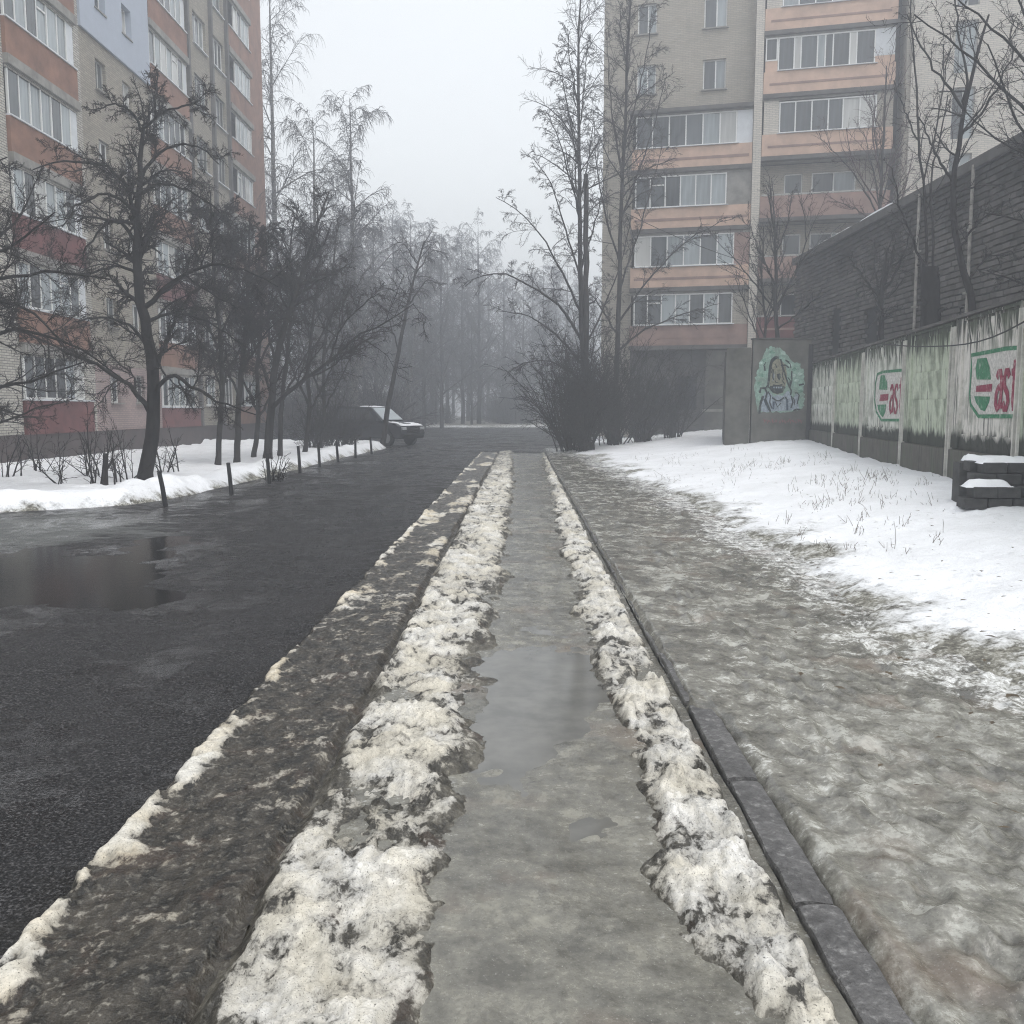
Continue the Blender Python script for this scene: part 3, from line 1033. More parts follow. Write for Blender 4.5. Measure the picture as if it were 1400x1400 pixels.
box_part('core', 'brick_beige', bl, 12.2, 54.6, .55, 12, -.4, TOP - .02)
box_part('roof_edge', 'grey_slab', bl, 12.0, 54.8, -.25, 12.2, TOP, TOP + .35)
box_part('plinth', 'plinth', bl, 12.1, 54.72, -.06, .5, -.45, .845)
for (a_, b_) in ((12.2, 18.9), (23.6, 27.35)):
    holed_wall('wall', 'brick_white', bl, a_, b_, 0, .5, .85, TOP - .01, [(a_ + 1.2, a_ + 2.4, sill(k), sill(k) + 1.4) for k in range(NF)])
    for k in range(NF):
        window(bl, a_ + 1.2, a_ + 2.4, sill(k), sill(k) + 1.4, .15, [.5], [gmix(), gmix()])
stack(bl, 18.9, 23.6, 19.1, 23.0, 6, 0, pan_a)
stack(bl, 27.35, 31.72, 27.45, 31.2, 6, 0, pan_a)
holed_wall('wall', 'brick_white', bl, 31.72, 32.14, 0, .5, .85, TOP - .01, [])
# plain section with small paired windows, its upper half insulated in pale blue
hz = [(xa, xb, 1.85 + ST * k, 2.9 + ST * k) for k in range(NF) for xa, xb in ((33.3, 34.12), (35.5, 36.32))]
low = [h for h in hz if h[3] < 14.4]
upp = [h for h in hz if h[2] > 14.4]
holed_wall('wall', 'brick_pink', bl, 32.14, 37.98, .0, .5, .85, 3.2, [h for h in low if h[3] < 3.2])
holed_wall('wall', 'brick_beige', bl, 32.14, 37.98, .0, .5, 3.203, 14.42, [h for h in low if h[2] > 3.2])
holed_wall('insulated_wall', 'blue_render', bl, 32.14, 37.98, -.09, .5, 14.42, TOP - .01, upp)
for h in hz:
    window(bl, *h, .12, [.5], [gmix(.3, .1), gmix(.3, .1)], 'white_frame' if random.random() < .6 else 'old_frame')
    box_part('sill', 'grey_slab', bl, h[0] - .06, h[1] + .06, -.13, .1, h[2] - .05, h[2] - .003)
stack(bl, 37.98, 42.3, 38.06, 41.8, 6, -.2, pan_a)
hz = [(xa, xb, sill(k, -.12), sill(k, 1.3)) for k in range(NF) for xa, xb in ((43.4, 45.1), (46.15, 47.75))]
holed_wall('wall', 'brick_beige', bl, 42.3, 48.1, 0, .5, .85, TOP - .01, hz)
for h in hz:
    window(bl, *h, .12, [.36, .68], [gmix(.35, .1) for _ in range(3)], 'white_frame' if random.random() < .6 else 'old_frame')
    box_part('sill', 'white_sheet', bl, h[0] - .06, h[1] + .06, -.1, .1, h[2] - .05, h[2] - .003)
for x_ in (42.36, 45.55, 47.95):
    box_part('pilaster', 'dark_slab', bl, x_, x_ + .22, -.16, -.003, .85, TOP - .02)
stack(bl, 48.3, 52.2, 49.4, 52.0, 4, -.1, lambda k: 'rust_panel')
box_part('end_wall', 'rust_panel', bl, 52.2, 54.7, 0, .5, .85, TOP - .01)

# ---- right block of flats, facing the camera
p0 = (3.85, 44.96)
br = empty('apartment_building', (p0[0], p0[1], 0), math.atan2(-.225, .974))
tag(br, 'beige brick block of flats with salmon balconies rising behind the wall on the right', 'apartment building')
SR = 2.68
TR = 5.55 + SR * 8 + 1.0


def rs(k):
    return 5.55 + SR * k


box_part('core', 'brick_far', br, .02, 13.3, 1.3, 13, -.3, TR)
upw = [(xa, xb, rs(k) - .1, rs(k) + 1.22) for k in range(4, 8) for xa, xb in ((1.55, 2.42), (4.56, 5.58))]
holed_wall('wall', 'brick_far', br, 0, 6.85, .0, .5, 15.35, TR, upw)
for h in upw:
    window(br, *h, .12, [.55], [gmix(.4, .1), gmix(.4, .1)])
    box_part('sill', 'grey_slab', br, h[0] - .08, h[1] + .08, -.1, .1, h[2] - .06, h[2] - .003)
box_part('wall', 'brick_far', br, 0, 1.42, .002, .5, .3, 15.347)
box_part('canopy_slab', 'dark_slab', br, 1.3, 6.84, -.75, .4, 15.10, 15.27)
box_part('pillar', 'brick_pale', br, 6.86, 7.22, -.62, .6, .3, TR)
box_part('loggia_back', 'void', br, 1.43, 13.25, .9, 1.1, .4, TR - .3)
# left balcony column, four glazed storeys
for k in range(4):
    s0 = rs(k)
    b = box_part('balcony', 'salmon_panel' if k else 'mauve_panel', br, 1.43, 6.84, -.58, -.45, s0 - .95, s0 - .03)
    box_part('slab', 'dark_slab', b, 1.40, 6.85, -.64, .9, s0 - 1.14, s0 - .953)
    box_part('return_panel', 'salmon_panel', b, 1.43, 1.55, -.447, .88, s0 - .95, s0 - .03)
    box_part('rail_groove', 'mauve_panel', b, 1.6, 6.7, -.592, -.583, s0 - .62, s0 - .50)
    n = (7, 6, 6, 6)[k]
    x1 = 6.15 if k != 2 else 5.75
    window(br, 1.6, x1, s0, s0 + 1.42, -.52, [i / n for i in range(1, n)], [gmix(.4, .06) for _ in range(n)], 'white_frame', (1, .7) if k in (0, 2) else None)
    box_part('sill', 'white_sheet', br, 1.55, x1 + .1, -.66, -.44, s0 - .027, s0 - .002)
    box_part('side_panel', ('brick_far', 'mauve_panel', 'grey_slab', 'white_sheet')[k], br, x1 + .004, 6.84, -.5, -.4, s0 - .02, s0 + 1.42)
    box_part('lintel', 'grey_slab', br, 1.43, 6.84, -.5, .3, s0 + 1.423, s0 + SR - 1.145 if k < 3 else 15.09)
# right balcony column
for k in range(-1, 8):
    s0 = rs(k) + .28
    dark = k in (-1, 0, 1, 2)
    pm = {-1: 'mauve_panel', 0: 'rust_dark', 1: 'mauve_panel', 2: 'mauve_panel'}.get(k, 'salmon_panel')
    b = box_part('balcony', pm, br, 7.24, 12.75, -.58, -.45, s0 - .98, s0 - .03)
    box_part('slab', 'dark_slab', b, 7.225, 12.85, -.66, .9, s0 - 1.16, s0 - .983)
    box_part('return_panel', pm, b, 12.62, 12.75, -.447, .88, s0 - .98, s0 - .03)
    box_part('rail_groove', 'mauve_panel', b, 7.5, 12.5, -.592, -.583, s0 - .62, s0 - .52)
    if dark:   # open loggia: a low rail, dark behind
        box_part('rail', 'old_frame', b, 7.3, 12.6, -.56, -.5, s0 + .0, s0 + .06)
        holed_wall('loggia_wall', 'brick_far', br, 7.24, 12.75, .3, .5, s0 - .98, s0 + 1.5, [(8.3, 9.1, s0 - .9, s0 + 1.1), (9.5, 11.4, s0 - .1, s0 + 1.1)])
        window(br, 8.3, 9.1, s0 - .9, s0 + 1.1, .36, [], ['glass'])
        window(br, 9.5, 11.4, s0 - .1, s0 + 1.1, .36, [.5], ['glass', 'glass_curtain_sky'])
    elif k == 4:
        window(br, 7.3, 7.82, s0 + .45, s0 + 1.42, -.53, [], ['glass'])
        box_part('side_panel', 'salmon_panel', br, 7.3, 7.82, -.52, -.42, s0 - .02, s0 + .447)
        window(br, 7.83, 11.9, s0, s0 + 1.42, -.52, [.17, .24, .41, .49, .57, .74, .81], ['glass', 'glass_pale', 'glass', 'glass_curtain_sky', 'glass', 'glass', 'glass_pale', 'glass'])
        box_part('side_panel', 'white_sheet', br, 11.905, 12.7, -.52, -.42, s0 + .3, s0 + 1.42)
        box_part('lower_panel', 'salmon_panel', br, 11.905, 12.7, -.515, -.43, s0 - .02, s0 + .297)
        box_part('sill', 'white_sheet', br, 7.8, 12.0, -.66, -.44, s0 - .027, s0 - .002)
    else:
        box_part('side_panel', 'brick_pale', br, 7.3, 7.95, -.52, -.42, s0 - .02, s0 + 1.42)
        window(br, 7.96, 12.05, s0, s0 + 1.36, -.52, [.17, .34, .51, .66, .83], ['glass', 'glass', 'glass', 'glass', 'glass_pale', 'glass_pale'] if k == 3 else [gmix(.4, .2) for _ in range(6)])
        box_part('sill', 'white_sheet', br, 7.9, 12.15, -.66, -.44, s0 - .027, s0 - .002)
        box_part('side_panel', 'brick_far', br, 12.06, 12.72, -.52, -.42, s0 - .02, s0 + 1.42)
    box_part('lintel', 'grey_slab', br, 7.24, 12.72, -.3 if dark else -.5, .2, s0 + 1.423 + (.1 if dark else 0), s0 + SR - 1.165)
# ground floor, set back and dark, with a lighter pier and a door
holed_wall('ground_floor_wall', 'concrete_dark', br, 1.425, 6.85, -.1, .4, .0, 4.4, [(2.3, 3.3, .9, 3.0), (3.7, 4.6, 1.6, 3.2)])
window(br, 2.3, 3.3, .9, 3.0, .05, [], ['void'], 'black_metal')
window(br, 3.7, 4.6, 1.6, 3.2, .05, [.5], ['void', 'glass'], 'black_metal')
box_part('pier', 'concrete_mid', br, 5.0, 6.1, -.5, -.103, .3, 4.35)
box_part('pier_band', 'grey_slab', br, 4.9, 6.5, -.56, -.503, 1.5, 1.62)
box_part('roof_edge', 'grey_slab', br, -.2, 13.3, -.3, 13.2, TR + .003, TR + .4)
# pale staircase bay that stands forward at the right end
hp = [(14.95, 15.85, rs(k) - .6, rs(k) + 1.5) for k in range(-1, 8)] + [(18.6, 20.2, rs(k), rs(k) + 1.4) for k in range(-1, 8)]
holed_wall('staircase_wall', 'brick_pale', br, 13.3, 26, -1.1, -.7, -.2, TR + .3, hp)
box_part('staircase_core', 'brick_pale', br, 13.32, 26, -.35, 12.8, -.25, TR + .28)
for h in hp:
    window(br, *h, -.95, [.5], [gmix(.3, .05), gmix(.3, .05)], 'old_frame')
box_part('side_wall', 'brick_far', br, 13.1, 13.297, -1.0, 1.2, -.2, TR + .29)

# ---- long brick shed behind the concrete fence
sh = empty('brick_shed', (11, 0, 0), -math.pi / 2)
tag(sh, 'long dark brick shed with snow on its roof edge behind the concrete fence', 'shed')
X0, X1, ZT = -37.6, -9.0, 7.35
box_part('wall', 'void', sh, X0, X1, .03, 9, -.2, ZT)
bv, bf_, tone = [], [], []
q = np.array([(0, 3, 2, 1), (4, 5, 6, 7), (0, 1, 5, 4), (1, 2, 6, 5), (3, 0, 4, 7)])
openings = [(-32.9, -32.2, 0, 5.0), (-29.6, -28.8, 0, 4.75)]
zc, row = 2.2, 0
while zc < ZT - .02:
    xx = X0 + (0.16 if row % 2 else 0.0)
    while xx < X1:
        L = .31
        if not any(xx + L > h[0] and xx < h[1] and zc < h[3] for h in openings):
            d_ = random.gauss(0, .007) - (.03 if random.random() < .02 else 0)
            j = .011
            sag = random.gauss(0, .004)
            x0_, x1_, y0_, y1_, z0_, z1_ = xx + j * .5, xx + L - j * .3, -.05 - d_, .05, zc + .034 + sag, zc + .146 + sag
            b = len(bv)
            bv += [(x0_, y0_, z0_), (x1_, y0_, z0_), (x1_, y1_, z0_), (x0_, y1_, z0_), (x0_, y0_, z1_), (x1_, y0_, z1_), (x1_, y1_, z1_), (x0_, y1_, z1_)]
            bf_ += [tuple(b + q_) for q_ in q]
            tone += [min(1, max(0, random.gauss(.5, .2)))] * 8
        xx += L
    zc += .15
    row += 1
o = obj('brickwork', mesh_np('brickwork', np.array(bv), np.array(bf_), M['shed_brick'], False, {'tone': np.array(tone)}), sh)
o['kind'] = 'stuff'
box_part('parapet', 'dark_slab', sh, X0 - .15, X1, -.14, 9.1, ZT + .003, ZT + .26, .02)
# ragged snow along the roof edge
n = 200
xs = np.linspace(X0, X1, n)
h_ = np.maximum(.01, .10 * fbm(xs * .8, xs * 0, 91, 4) + .04)
prof = []
m = MB()
for i in range(n - 1):
    if h_[i] > .02 or h_[i + 1] > .02:
        m.prism([(xs[i], -.10, ZT + .262), (xs[i], -.06, ZT + .262 + h_[i]), (xs[i], .9, ZT + .27 + h_[i]), (xs[i], .9, ZT + .262)],
                [(xs[i + 1], -.10, ZT + .262), (xs[i + 1], -.06, ZT + .262 + h_[i + 1]), (xs[i + 1], .9, ZT + .27 + h_[i + 1]), (xs[i + 1], .9, ZT + .262)])
m.build('roof_snow', M['snow_cap'], sh)
for yy in (25.9, 22.9):
    pm_ = MB().tube([(-yy, -.13, 2.2), (-yy + .02, -.12, 4.2), (-yy, -.13, 6), (-yy, -.13, ZT + .1)], .042, 8)
    for z_ in (4.4, 5.9):
        pm_.box(-yy - .07, -yy + .07, -.2, -.0, z_, z_ + .05)
    pm_.build('downpipe', M['pipe'], sh)
for h in openings:
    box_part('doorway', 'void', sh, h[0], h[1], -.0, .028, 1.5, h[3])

# ---- painted concrete fence
FPH = math.atan2(-.9885, -.1512)
FO = np.array((.1528 * 29.2 + 4.667, 29.2))
fx = np.array((math.cos(FPH), math.sin(FPH)))
fn = np.array((math.sin(FPH), -math.cos(FPH)))      # outward, towards the lawn
fe = empty('concrete_fence', (FO[0], FO[1], 0), FPH)
tag(fe, 'long stained concrete fence painted with green and red signs in front of the brick shed', 'fence')


def fpt(px, py, off=.07):
    d = ray(px, py)
    o2 = FO + fn * off
    k = (fn @ o2) / (fn @ d[:2])
    p = np.array((0, 0, EYE)) + d * k
    return float((p[:2] - FO) @ fx), float(p[2])


posts = [.05, 4.5, 7.98, 11.66, 14.6, 17.45, 20.8, 24.2]
pmats = ['fence_white', 'fence_green', 'fence_white', 'fence_green', 'fence_pink', 'fence_green', 'fence_white']
PB = .98
for i in range(len(posts) - 1):
    a_, b_ = posts[i] + .09, posts[i + 1] - .09
    wd = b_ - a_
    m = MB().box(0, wd, -.03, .07, 0, 2.03)
    m.box(0, .34, -.062, -.031, .02, 2.01).box(wd - .07, wd, -.062, -.031, .02, 2.01)      # raised margins
    m.box(.34, wd - .07, -.06, -.031, 1.97, 2.008)
    rws = [(.42, .80), (.92, 1.28), (1.40, 1.88)] if i not in (2, 4) else [(.06, .25), (1.66, 1.93)]
    nf = max(4, int((wd - .5) / .40))
    for (z0_, z1_) in rws:
        st_ = (wd - .5) / nf
        for f in range(nf):
            xa = .40 + f * st_
            m.prism([(xa + .04, -.031, z0_), (xa + st_ - .06, -.031, z0_), (xa + st_ - .10, -.036, z0_ + .02), (xa + .08, -.036, z0_ + .02)],
                    [(xa + .04, -.031, z1_), (xa + st_ - .06, -.031, z1_), (xa + st_ * .62, -.075, z1_ - .01), (xa + st_ * .38, -.075, z1_ - .01)])
    p = m.build('fence_panel', M[pmats[i]], fe)
    p.location = (a_, -.005, PB)
    fb = MB().box(0, wd, -.1, .12, 0, .86).build('foundation_block', M['fence_foot'], fe, .02)
    fb.location = (a_, 0, PB - .863)
    cp = MB().box(-.02, wd + .02, -.09, .1, 0, .045).build('coping', M['dark_slab'], fe)
    cp.location = (a_, 0, PB + 2.035)
for i, x_ in enumerate(posts):
    m = MB().box(-.05, .05, -.035, .11, 0, 2.95)
    if i in (4, 5):
        m.tube([(.02, 0, 2.95), (.02, 0, 3.12), (.10, 0, 3.08)], .025, 6)
    p = m.build('post', M['black_metal'], fe)  # black box: shade of the gap between the pale posts, put in as colour
    p.location = (x_, 0, .1)
    for xa in (-.092, .054):
        MB().box(xa, xa + .036, -.10, .0, 0, 2.8).build('post_strip', M['pipe_white'], p)


def ribbon(name, pts, wdt, y, mat, parent, th=.006, closed=False):
    """a painted stroke: one mitred strip standing a few mm proud of the wall"""
    P_ = [np.array(p, float) for p in pts]
    n_ = len(P_)
    L_, R_ = [], []
    for i in range(n_):
        a_ = P_[i - 1] if (i or closed) else P_[i]
        b_ = P_[(i + 1) % n_] if (i < n_ - 1 or closed) else P_[i]
        t_ = b_ - a_
        t_ = t_ / (np.linalg.norm(t_) + 1e-9)
        w_ = wdt[i] if not np.isscalar(wdt) else wdt
        nv = np.array((-t_[1], t_[0])) * w_ / 2
        L_.append(P_[i] + nv); R_.append(P_[i] - nv)
    V = []
    for l, r in zip(L_, R_):
        V += [(l[0], y, l[1]), (r[0], y, r[1]), (l[0], y - th, l[1]), (r[0], y - th, r[1])]
    F_ = []
    for i in range(n_ if closed else n_ - 1):
        b_, c_ = 4 * i, 4 * ((i + 1) % n_)
        F_ += [(b_ + 2, b_ + 3, c_ + 3, c_ + 2), (b_, b_ + 2, c_ + 2, c_), (b_ + 1, c_ + 1, c_ + 3, b_ + 3)]
    if not closed:
        e = 4 * (n_ - 1)
        F_ += [(0, 1, 3, 2), (e, e + 2, e + 3, e + 1)]
    return obj(name, mesh_np(name, np.array(V), np.array(F_), M[mat]), parent)


def patch(name, pts, y, mat, parent, th=.004):
    """a painted area, a few mm thick"""
    m = MB().prism([(a_, y, b_) for a_, b_ in pts], [(a_, y - th, b_) for a_, b_ in pts])
    return m.build(name, M[mat], parent)


LET = {
    'a': [[(.92, 0), (.90, .62), (.66, .78), (.34, .78), (.12, .66)], [(.86, .48), (.40, .44), (.14, .30), (.14, .10), (.40, .0), (.68, .05), (.86, .20)]],
    's': [[(.88, .66), (.66, .78), (.34, .78), (.12, .64), (.24, .46), (.72, .32), (.90, .15), (.68, .0), (.32, .0), (.10, .13)]],
    't': [[(.48, 1.0), (.44, .16), (.60, .0), (.90, .03)], [(.08, .74), (.90, .78)]],
    'r': [[(.22, .78), (.24, .0)], [(.25, .50), (.50, .74), (.90, .78)]],
    'o': [[(.5 + .4 * math.cos(t), .39 + .39 * math.sin(t)) for t in np.linspace(.1, 2 * math.pi + .1, 14)]],
    'l': [[(.45, 1.0), (.45, .12), (.62, 0), (.8, .02)]],
}


def sign(sc_, ox, oy, z_, board, upper, lower, white, red, x_l, z_b, hgt, lw, word, x_max, flat):
    """one painted sign: outline, split green disc with a bar through it, tall red letters.  pixel lists are read off the crop"""
    def c(p):
        return fpt(ox + p[0] / sc_, oy + p[1] / sc_)
    y0 = -.0365
    pa = obj('sign_ground', None, None) if False else None
    b = patch('painted_sign', [c(p) for p in flat], y0, 'paint_white', fe)
    ribbon('outline', [c(p) for p in board], .055, y0 - .005, 'paint_green', b)
    patch('green_disc', [c(p) for p in upper], y0 - .006, 'paint_green', b)
    patch('green_disc', [c(p) for p in lower], y0 - .006, 'paint_green', b)
    patch('white_bar', [c(p) for p in white], y0 - .0045, 'paint_white', b)
    patch('red_bar', [c(p) for p in red], y0 - .009, 'paint_red', b)
    x = x_l
    for li, ch in enumerate(word):
        for si, stx in enumerate(LET[ch]):
            pts = [(x + u_ * lw * .86, z_b + v_ * hgt) for u_, v_ in stx]
            pts = [(min(p[0], x_max), p[1]) for p in pts]
            if pts[0][0] >= x_max - .01 and pts[-1][0] >= x_max - .01:
                continue
            ribbon('letter', pts, .098 if len(word) > 4 else .08, y0 - .011 - .0015 * si, 'paint_red', b)
        x += lw


S8 = 8.745
xl, zb = fpt(1290 + 590 / S8, 440 + 1040 / S8)
xl2, zt = fpt(1290 + 700 / S8, 440 + 470 / S8)
xr, _ = fpt(1290 + 955 / S8, 440 + 700 / S8)
sign(S8, 1290, 440, 0,
     [(1000, 300), (720, 320), (310, 400), (310, 560), (290, 860), (300, 990), (395, 1130), (1000, 1128)],
     [(385, 440), (490, 430), (530, 560), (540, 690), (375, 690), (362, 560)],
     [(345, 890), (530, 895), (520, 960), (470, 1070), (420, 1050), (365, 960)],
     [(355, 705), (555, 695), (545, 885), (335, 880)],
     [(375, 765), (560, 740), (550, 835), (365, 838)],
     xl, zb, zt - zb, (xr - xl) / 3.75, 'astrol', posts[5] - .2,
     [(1000, 310), (720, 330), (318, 408), (318, 560), (298, 860), (308, 985), (400, 1122), (1000, 1120)])
S9 = 9.33
xl, zb = fpt(1180 + 318 / S9, 450 + 1062 / S9)
xl2, zt = fpt(1180 + 430 / S9, 450 + 620 / S9)
xr, _ = fpt(1180 + 520 / S9, 450 + 800 / S9)
sign(S9, 1180, 450, 0,
     [(520, 520), (240, 545), (165, 575), (140, 700), (130, 900), (150, 1050), (215, 1160), (520, 1160)],
     [(210, 590), (255, 585), (290, 680), (290, 775), (188, 770), (195, 690)],
     [(165, 965), (275, 960), (265, 1060), (235, 1125), (205, 1090), (175, 1020)],
     [(190, 785), (300, 775), (290, 950), (180, 950)],
     [(205, 835), (310, 825), (300, 910), (195, 920)],
     xl, zb, zt - zb, (xr - xl) / 3.3, 'astr', posts[3] - .17,
     [(520, 530), (240, 555), (172, 582), (148, 700), (138, 900), (157, 1045), (220, 1150), (520, 1150)])

# ---- tall concrete wall with a mural, closing the yard at the end of the fence
mw = empty('mural_wall', (7.13, 28.6, 0), 0)
tag(mw, 'tall grey concrete wall with a mint green figure painted on it at the far end of the fence', 'wall')
box_part('wall_panel', 'concrete_mid', mw, .0, 1.80, 0, .22, .2, 3.74, .02)
lp = box_part('wall_panel', 'concrete_mid', mw, 0, .74, 0, .2, .2, 3.50, .02)
lp.rotation_euler = (0, 0, math.pi + -.25)
lp.location = (-.01, .19, 0)
lp2 = box_part('return_panel', 'concrete_dark', mw, 0, 6, 0, .2, .2, 3.4, .02)
lp2.rotation_euler = (0, 0, math.radians(78))
lp2.location = (-.56, .42, 0)
box_part('edge_post', 'black_metal', mw, 1.70, 1.83, -.03, -.002, .3, 3.6)
box_part('coping', 'concrete_dark', mw, -.02, 1.83, -.03, .25, 3.743, 3.79)
SM = 9.33
R5 = random.Random(8)
M['paint_mint_dark'] = paint('paint_mint_dark', (0.12, 0.27, 0.19), (0.24, 0.36, 0.29), .8, 6)
M['paint_mint_pale'] = paint('paint_mint_pale', (0.48, 0.62, 0.55), (0.30, 0.42, 0.35), .8, 6)


def mpt(p):
    w_ = at(1020 + p[0] / SM, 460 + p[1] / SM, 28.6)
    return (float(w_[0] - 7.13), float(w_[2]))


blob = []
for (x_, y_) in [(150, 960), (115, 760), (125, 560), (165, 380), (215, 250), (250, 165), (330, 130), (430, 150), (520, 230), (600, 330), (690, 350), (728, 420), (740, 560), (735, 720), (745, 880), (700, 930), (600, 950), (420, 965), (260, 970)]:
    blob.append((x_, y_))
dense = []
for i in range(len(blob)):
    a_, b_ = np.array(blob[i]), np.array(blob[(i + 1) % len(blob)])
    for t_ in np.linspace(0, 1, 6, endpoint=False):
        dense.append(tuple(a_ + (b_ - a_) * t_ + RNG.normal(0, 9, 2)))
mu = patch('mural', [mpt(p) for p in dense], -.002, 'paint_mint', mw)
patch('face', [mpt(p) for p in [(300, 620), (290, 450), (320, 330), (370, 280), (440, 290), (500, 360), (520, 470), (515, 600), (470, 720), (400, 745), (340, 720)]], -.007, 'paint_skin', mu)
patch('robe', [mpt(p) for p in [(160, 940), (200, 780), (240, 720), (290, 700), (340, 760), (410, 830), (470, 770), (530, 690), (570, 720), (590, 800), (640, 730), (675, 740), (660, 850), (680, 930), (560, 945), (400, 950), (250, 965)]], -.0065, 'paint_blue', mu)
patch('mouth', [mpt(p) for p in [(300, 640), (345, 628), (400, 640), (455, 628), (490, 640), (478, 690), (440, 716), (390, 722), (335, 705)]], -.0098, 'paint_black', mu)
for xx in (345, 375, 405, 435):
    patch('tooth', [mpt(p) for p in [(xx, 641), (xx + 22, 641), (xx + 20, 662), (xx + 3, 662)]], -.0128, 'paint_blue', mu)
patch('hood_shade', [mpt(p) for p in [(415, 268), (350, 262), (315, 310), (292, 420), (282, 560), (265, 650), (285, 660), (305, 560), (315, 430), (340, 330), (380, 290)]], -.0096, 'paint_black', mu)
patch('eye_white', [mpt(p) for p in [(335, 480), (352, 455), (362, 490), (355, 560), (338, 575)]], -.0112, 'paint_blue', mu)
patch('eye_shade', [mpt(p) for p in [(392, 480), (430, 470), (440, 520), (425, 560), (398, 530)]], -.0111, 'paint_black', mu)
patch('beard', [mpt(p) for p in [(335, 770), (400, 745), (470, 760), (500, 720), (530, 690), (505, 800), (455, 880), (400, 880), (350, 830)]], -.0094, 'paint_blue', mu)
for i, (x_, y_) in enumerate([(190, 340), (230, 300), (560, 360), (620, 420), (680, 480), (200, 500), (640, 560), (170, 600), (480, 210), (330, 200), (600, 500), (690, 700)]):
    patch('spray', [mpt((x_ + 34 * math.cos(t) * R5.uniform(.5, 1.2), y_ + 26 * math.sin(t) * R5.uniform(.5, 1.2))) for t in np.linspace(0, 6.28, 11)[:-1]], -.0064, 'paint_mint_dark' if i % 2 else 'paint_mint_pale', mu)
strokes = [
    ([(315, 380), (330, 420), (322, 470)], .03), ([(455, 380), (470, 440), (462, 500), (480, 560)], .03), ([(510, 310), (560, 350), (570, 400)], .03), ([(530, 520), (560, 560), (555, 620)], .03),
    ([(280, 700), (310, 760), (300, 840), (330, 920)], .04), ([(500, 770), (530, 830), (520, 900)], .05), ([(370, 830), (400, 900), (440, 850)], .035), ([(225, 800), (255, 880)], .035),
    ([(600, 780), (620, 830), (610, 880)], .03), ([(250, 330), (225, 370), (240, 410)], .03), ([(365, 560), (380, 590), (410, 585)], .03), ([(460, 560), (490, 610)], .03),
    ([(420, 270), (370, 262), (325, 300), (300, 400), (290, 520), (280, 620), (250, 660), (185, 660), (175, 720)], .07),
    ([(440, 290), (470, 400), (500, 500), (540, 620), (575, 690), (565, 750)], .05),
    ([(440, 370), (500, 365), (545, 400)], .045), ([(580, 440), (580, 560), (560, 640)], .05),
    ([(300, 640), (345, 700), (400, 715), (450, 700), (485, 640)], .10),
    ([(340, 620), (400, 628), (460, 615)], .045), ([(345, 420), (340, 520), (350, 560)], .04), ([(400, 500), (430, 480), (435, 520), (405, 540)], .05),
    ([(370, 350), (390, 400)], .035), ([(240, 660), (265, 720), (245, 800), (285, 900), (310, 960)], .06),
    ([(215, 760), (180, 860), (165, 985)], .08), ([(330, 780), (390, 820), (430, 820), (480, 780)], .05),
    ([(620, 720), (650, 720), (675, 750), (650, 860)], .04), ([(575, 760), (595, 840), (570, 910)], .05), ([(600, 945), (640, 928), (690, 932)], .05),
    ([(670, 620), (735, 608)], .06), ([(235, 380), (240, 440)], .04), ([(500, 300), (550, 330)], .04)]
for i, (s_, w_) in enumerate(strokes):
    ribbon('stroke', [mpt(p) for p in s_], w_ * .92, -.0115 - .0003 * i, 'paint_black', mu)
for i, s_ in enumerate([[(240, 800), (290, 940)], [(350, 830), (345, 930)], [(520, 800), (525, 945)], [(430, 830), (440, 800)]]):
    ribbon('stroke', [mpt(p) for p in s_], .06, -.0175 - .0003 * i, 'paint_navy', mu)
for i, xx in enumerate(list(range(225, 375, 36)) + list(range(420, 700, 34))):
    ribbon('faded_mark', [mpt((xx, 1050 + (i % 3) * 12)), mpt((xx + 12, 1095 + (i % 2) * 14)), mpt((xx + 26, 1060 + (i % 4) * 8))], .03, -.002, 'paint_pink', mu)

# ---- heap of dark blocks under snow, in front of the fence
bk = empty('block_stack', (5.45, 11.1, 0), math.radians(-9))
tag(bk, 'low stack of dark blocks capped with snow in front of the fence', 'block stack')
gz = float(lawn_z(5.9, 11.1)) - .04
B = random.Random(5)


def block(x, y, z, L, d, h):
    key = ('blk', L)
    o_ = obj('block', shared(key, lambda: MB().box(0, L, 0, d, 0, .125).build('block', M['block'], None, .012)), bk)
    o_.location = (x + B.uniform(-.012, .012), y + B.uniform(-.02, .02), z)
    o_.rotation_euler = (0, B.uniform(-.01, .01), B.uniform(-.03, .03))


for r in range(2):
    for i in range(3):
        block(-.16 + i * .27 + (.10 if r % 2 else 0), -.30, gz + r * .135, .26, .28, .12)
for r in range(4):
    for i in range(8 if r < 3 else 7):
        block(.03 + i * .27 + (.12 if r % 2 else 0), .0, gz + r * .135, .26, .3, .12)
        if r == 3:
            block(.06 + i * .27, .31, gz + r * .135, .26, .3, .12)
MB().box(.04, 2.7, .62, .9, gz - .2, gz + .5).build('back_course', M['block'], bk, .01)


def snow_pad(name, x0, x1, y0, y1, z, h, seed, parent, rough=.5):
    nx, ny = max(12, int((x1 - x0) / .035)), max(8, int((y1 - y0) / .035))
    xs_, ys_ = np.meshgrid(np.linspace(x0, x1, nx), np.linspace(y0, y1, ny))
    e = np.minimum(np.minimum(xs_ - x0, x1 - xs_), np.minimum(ys_ - y0, y1 - ys_))
    e = e + fbm(xs_ * 6, ys_ * 6, seed, 3) * .05 * sstep(0, .04, e)
    zz = z - .012 + sstep(-.005, .11, e) * h * (1 + rough * fbm(xs_ * 2.3, ys_ * 2.3, seed + 1, 4)) 
    return grid(name, xs_, ys_, zz, M['snow_cap'], parent=parent, kind=None)


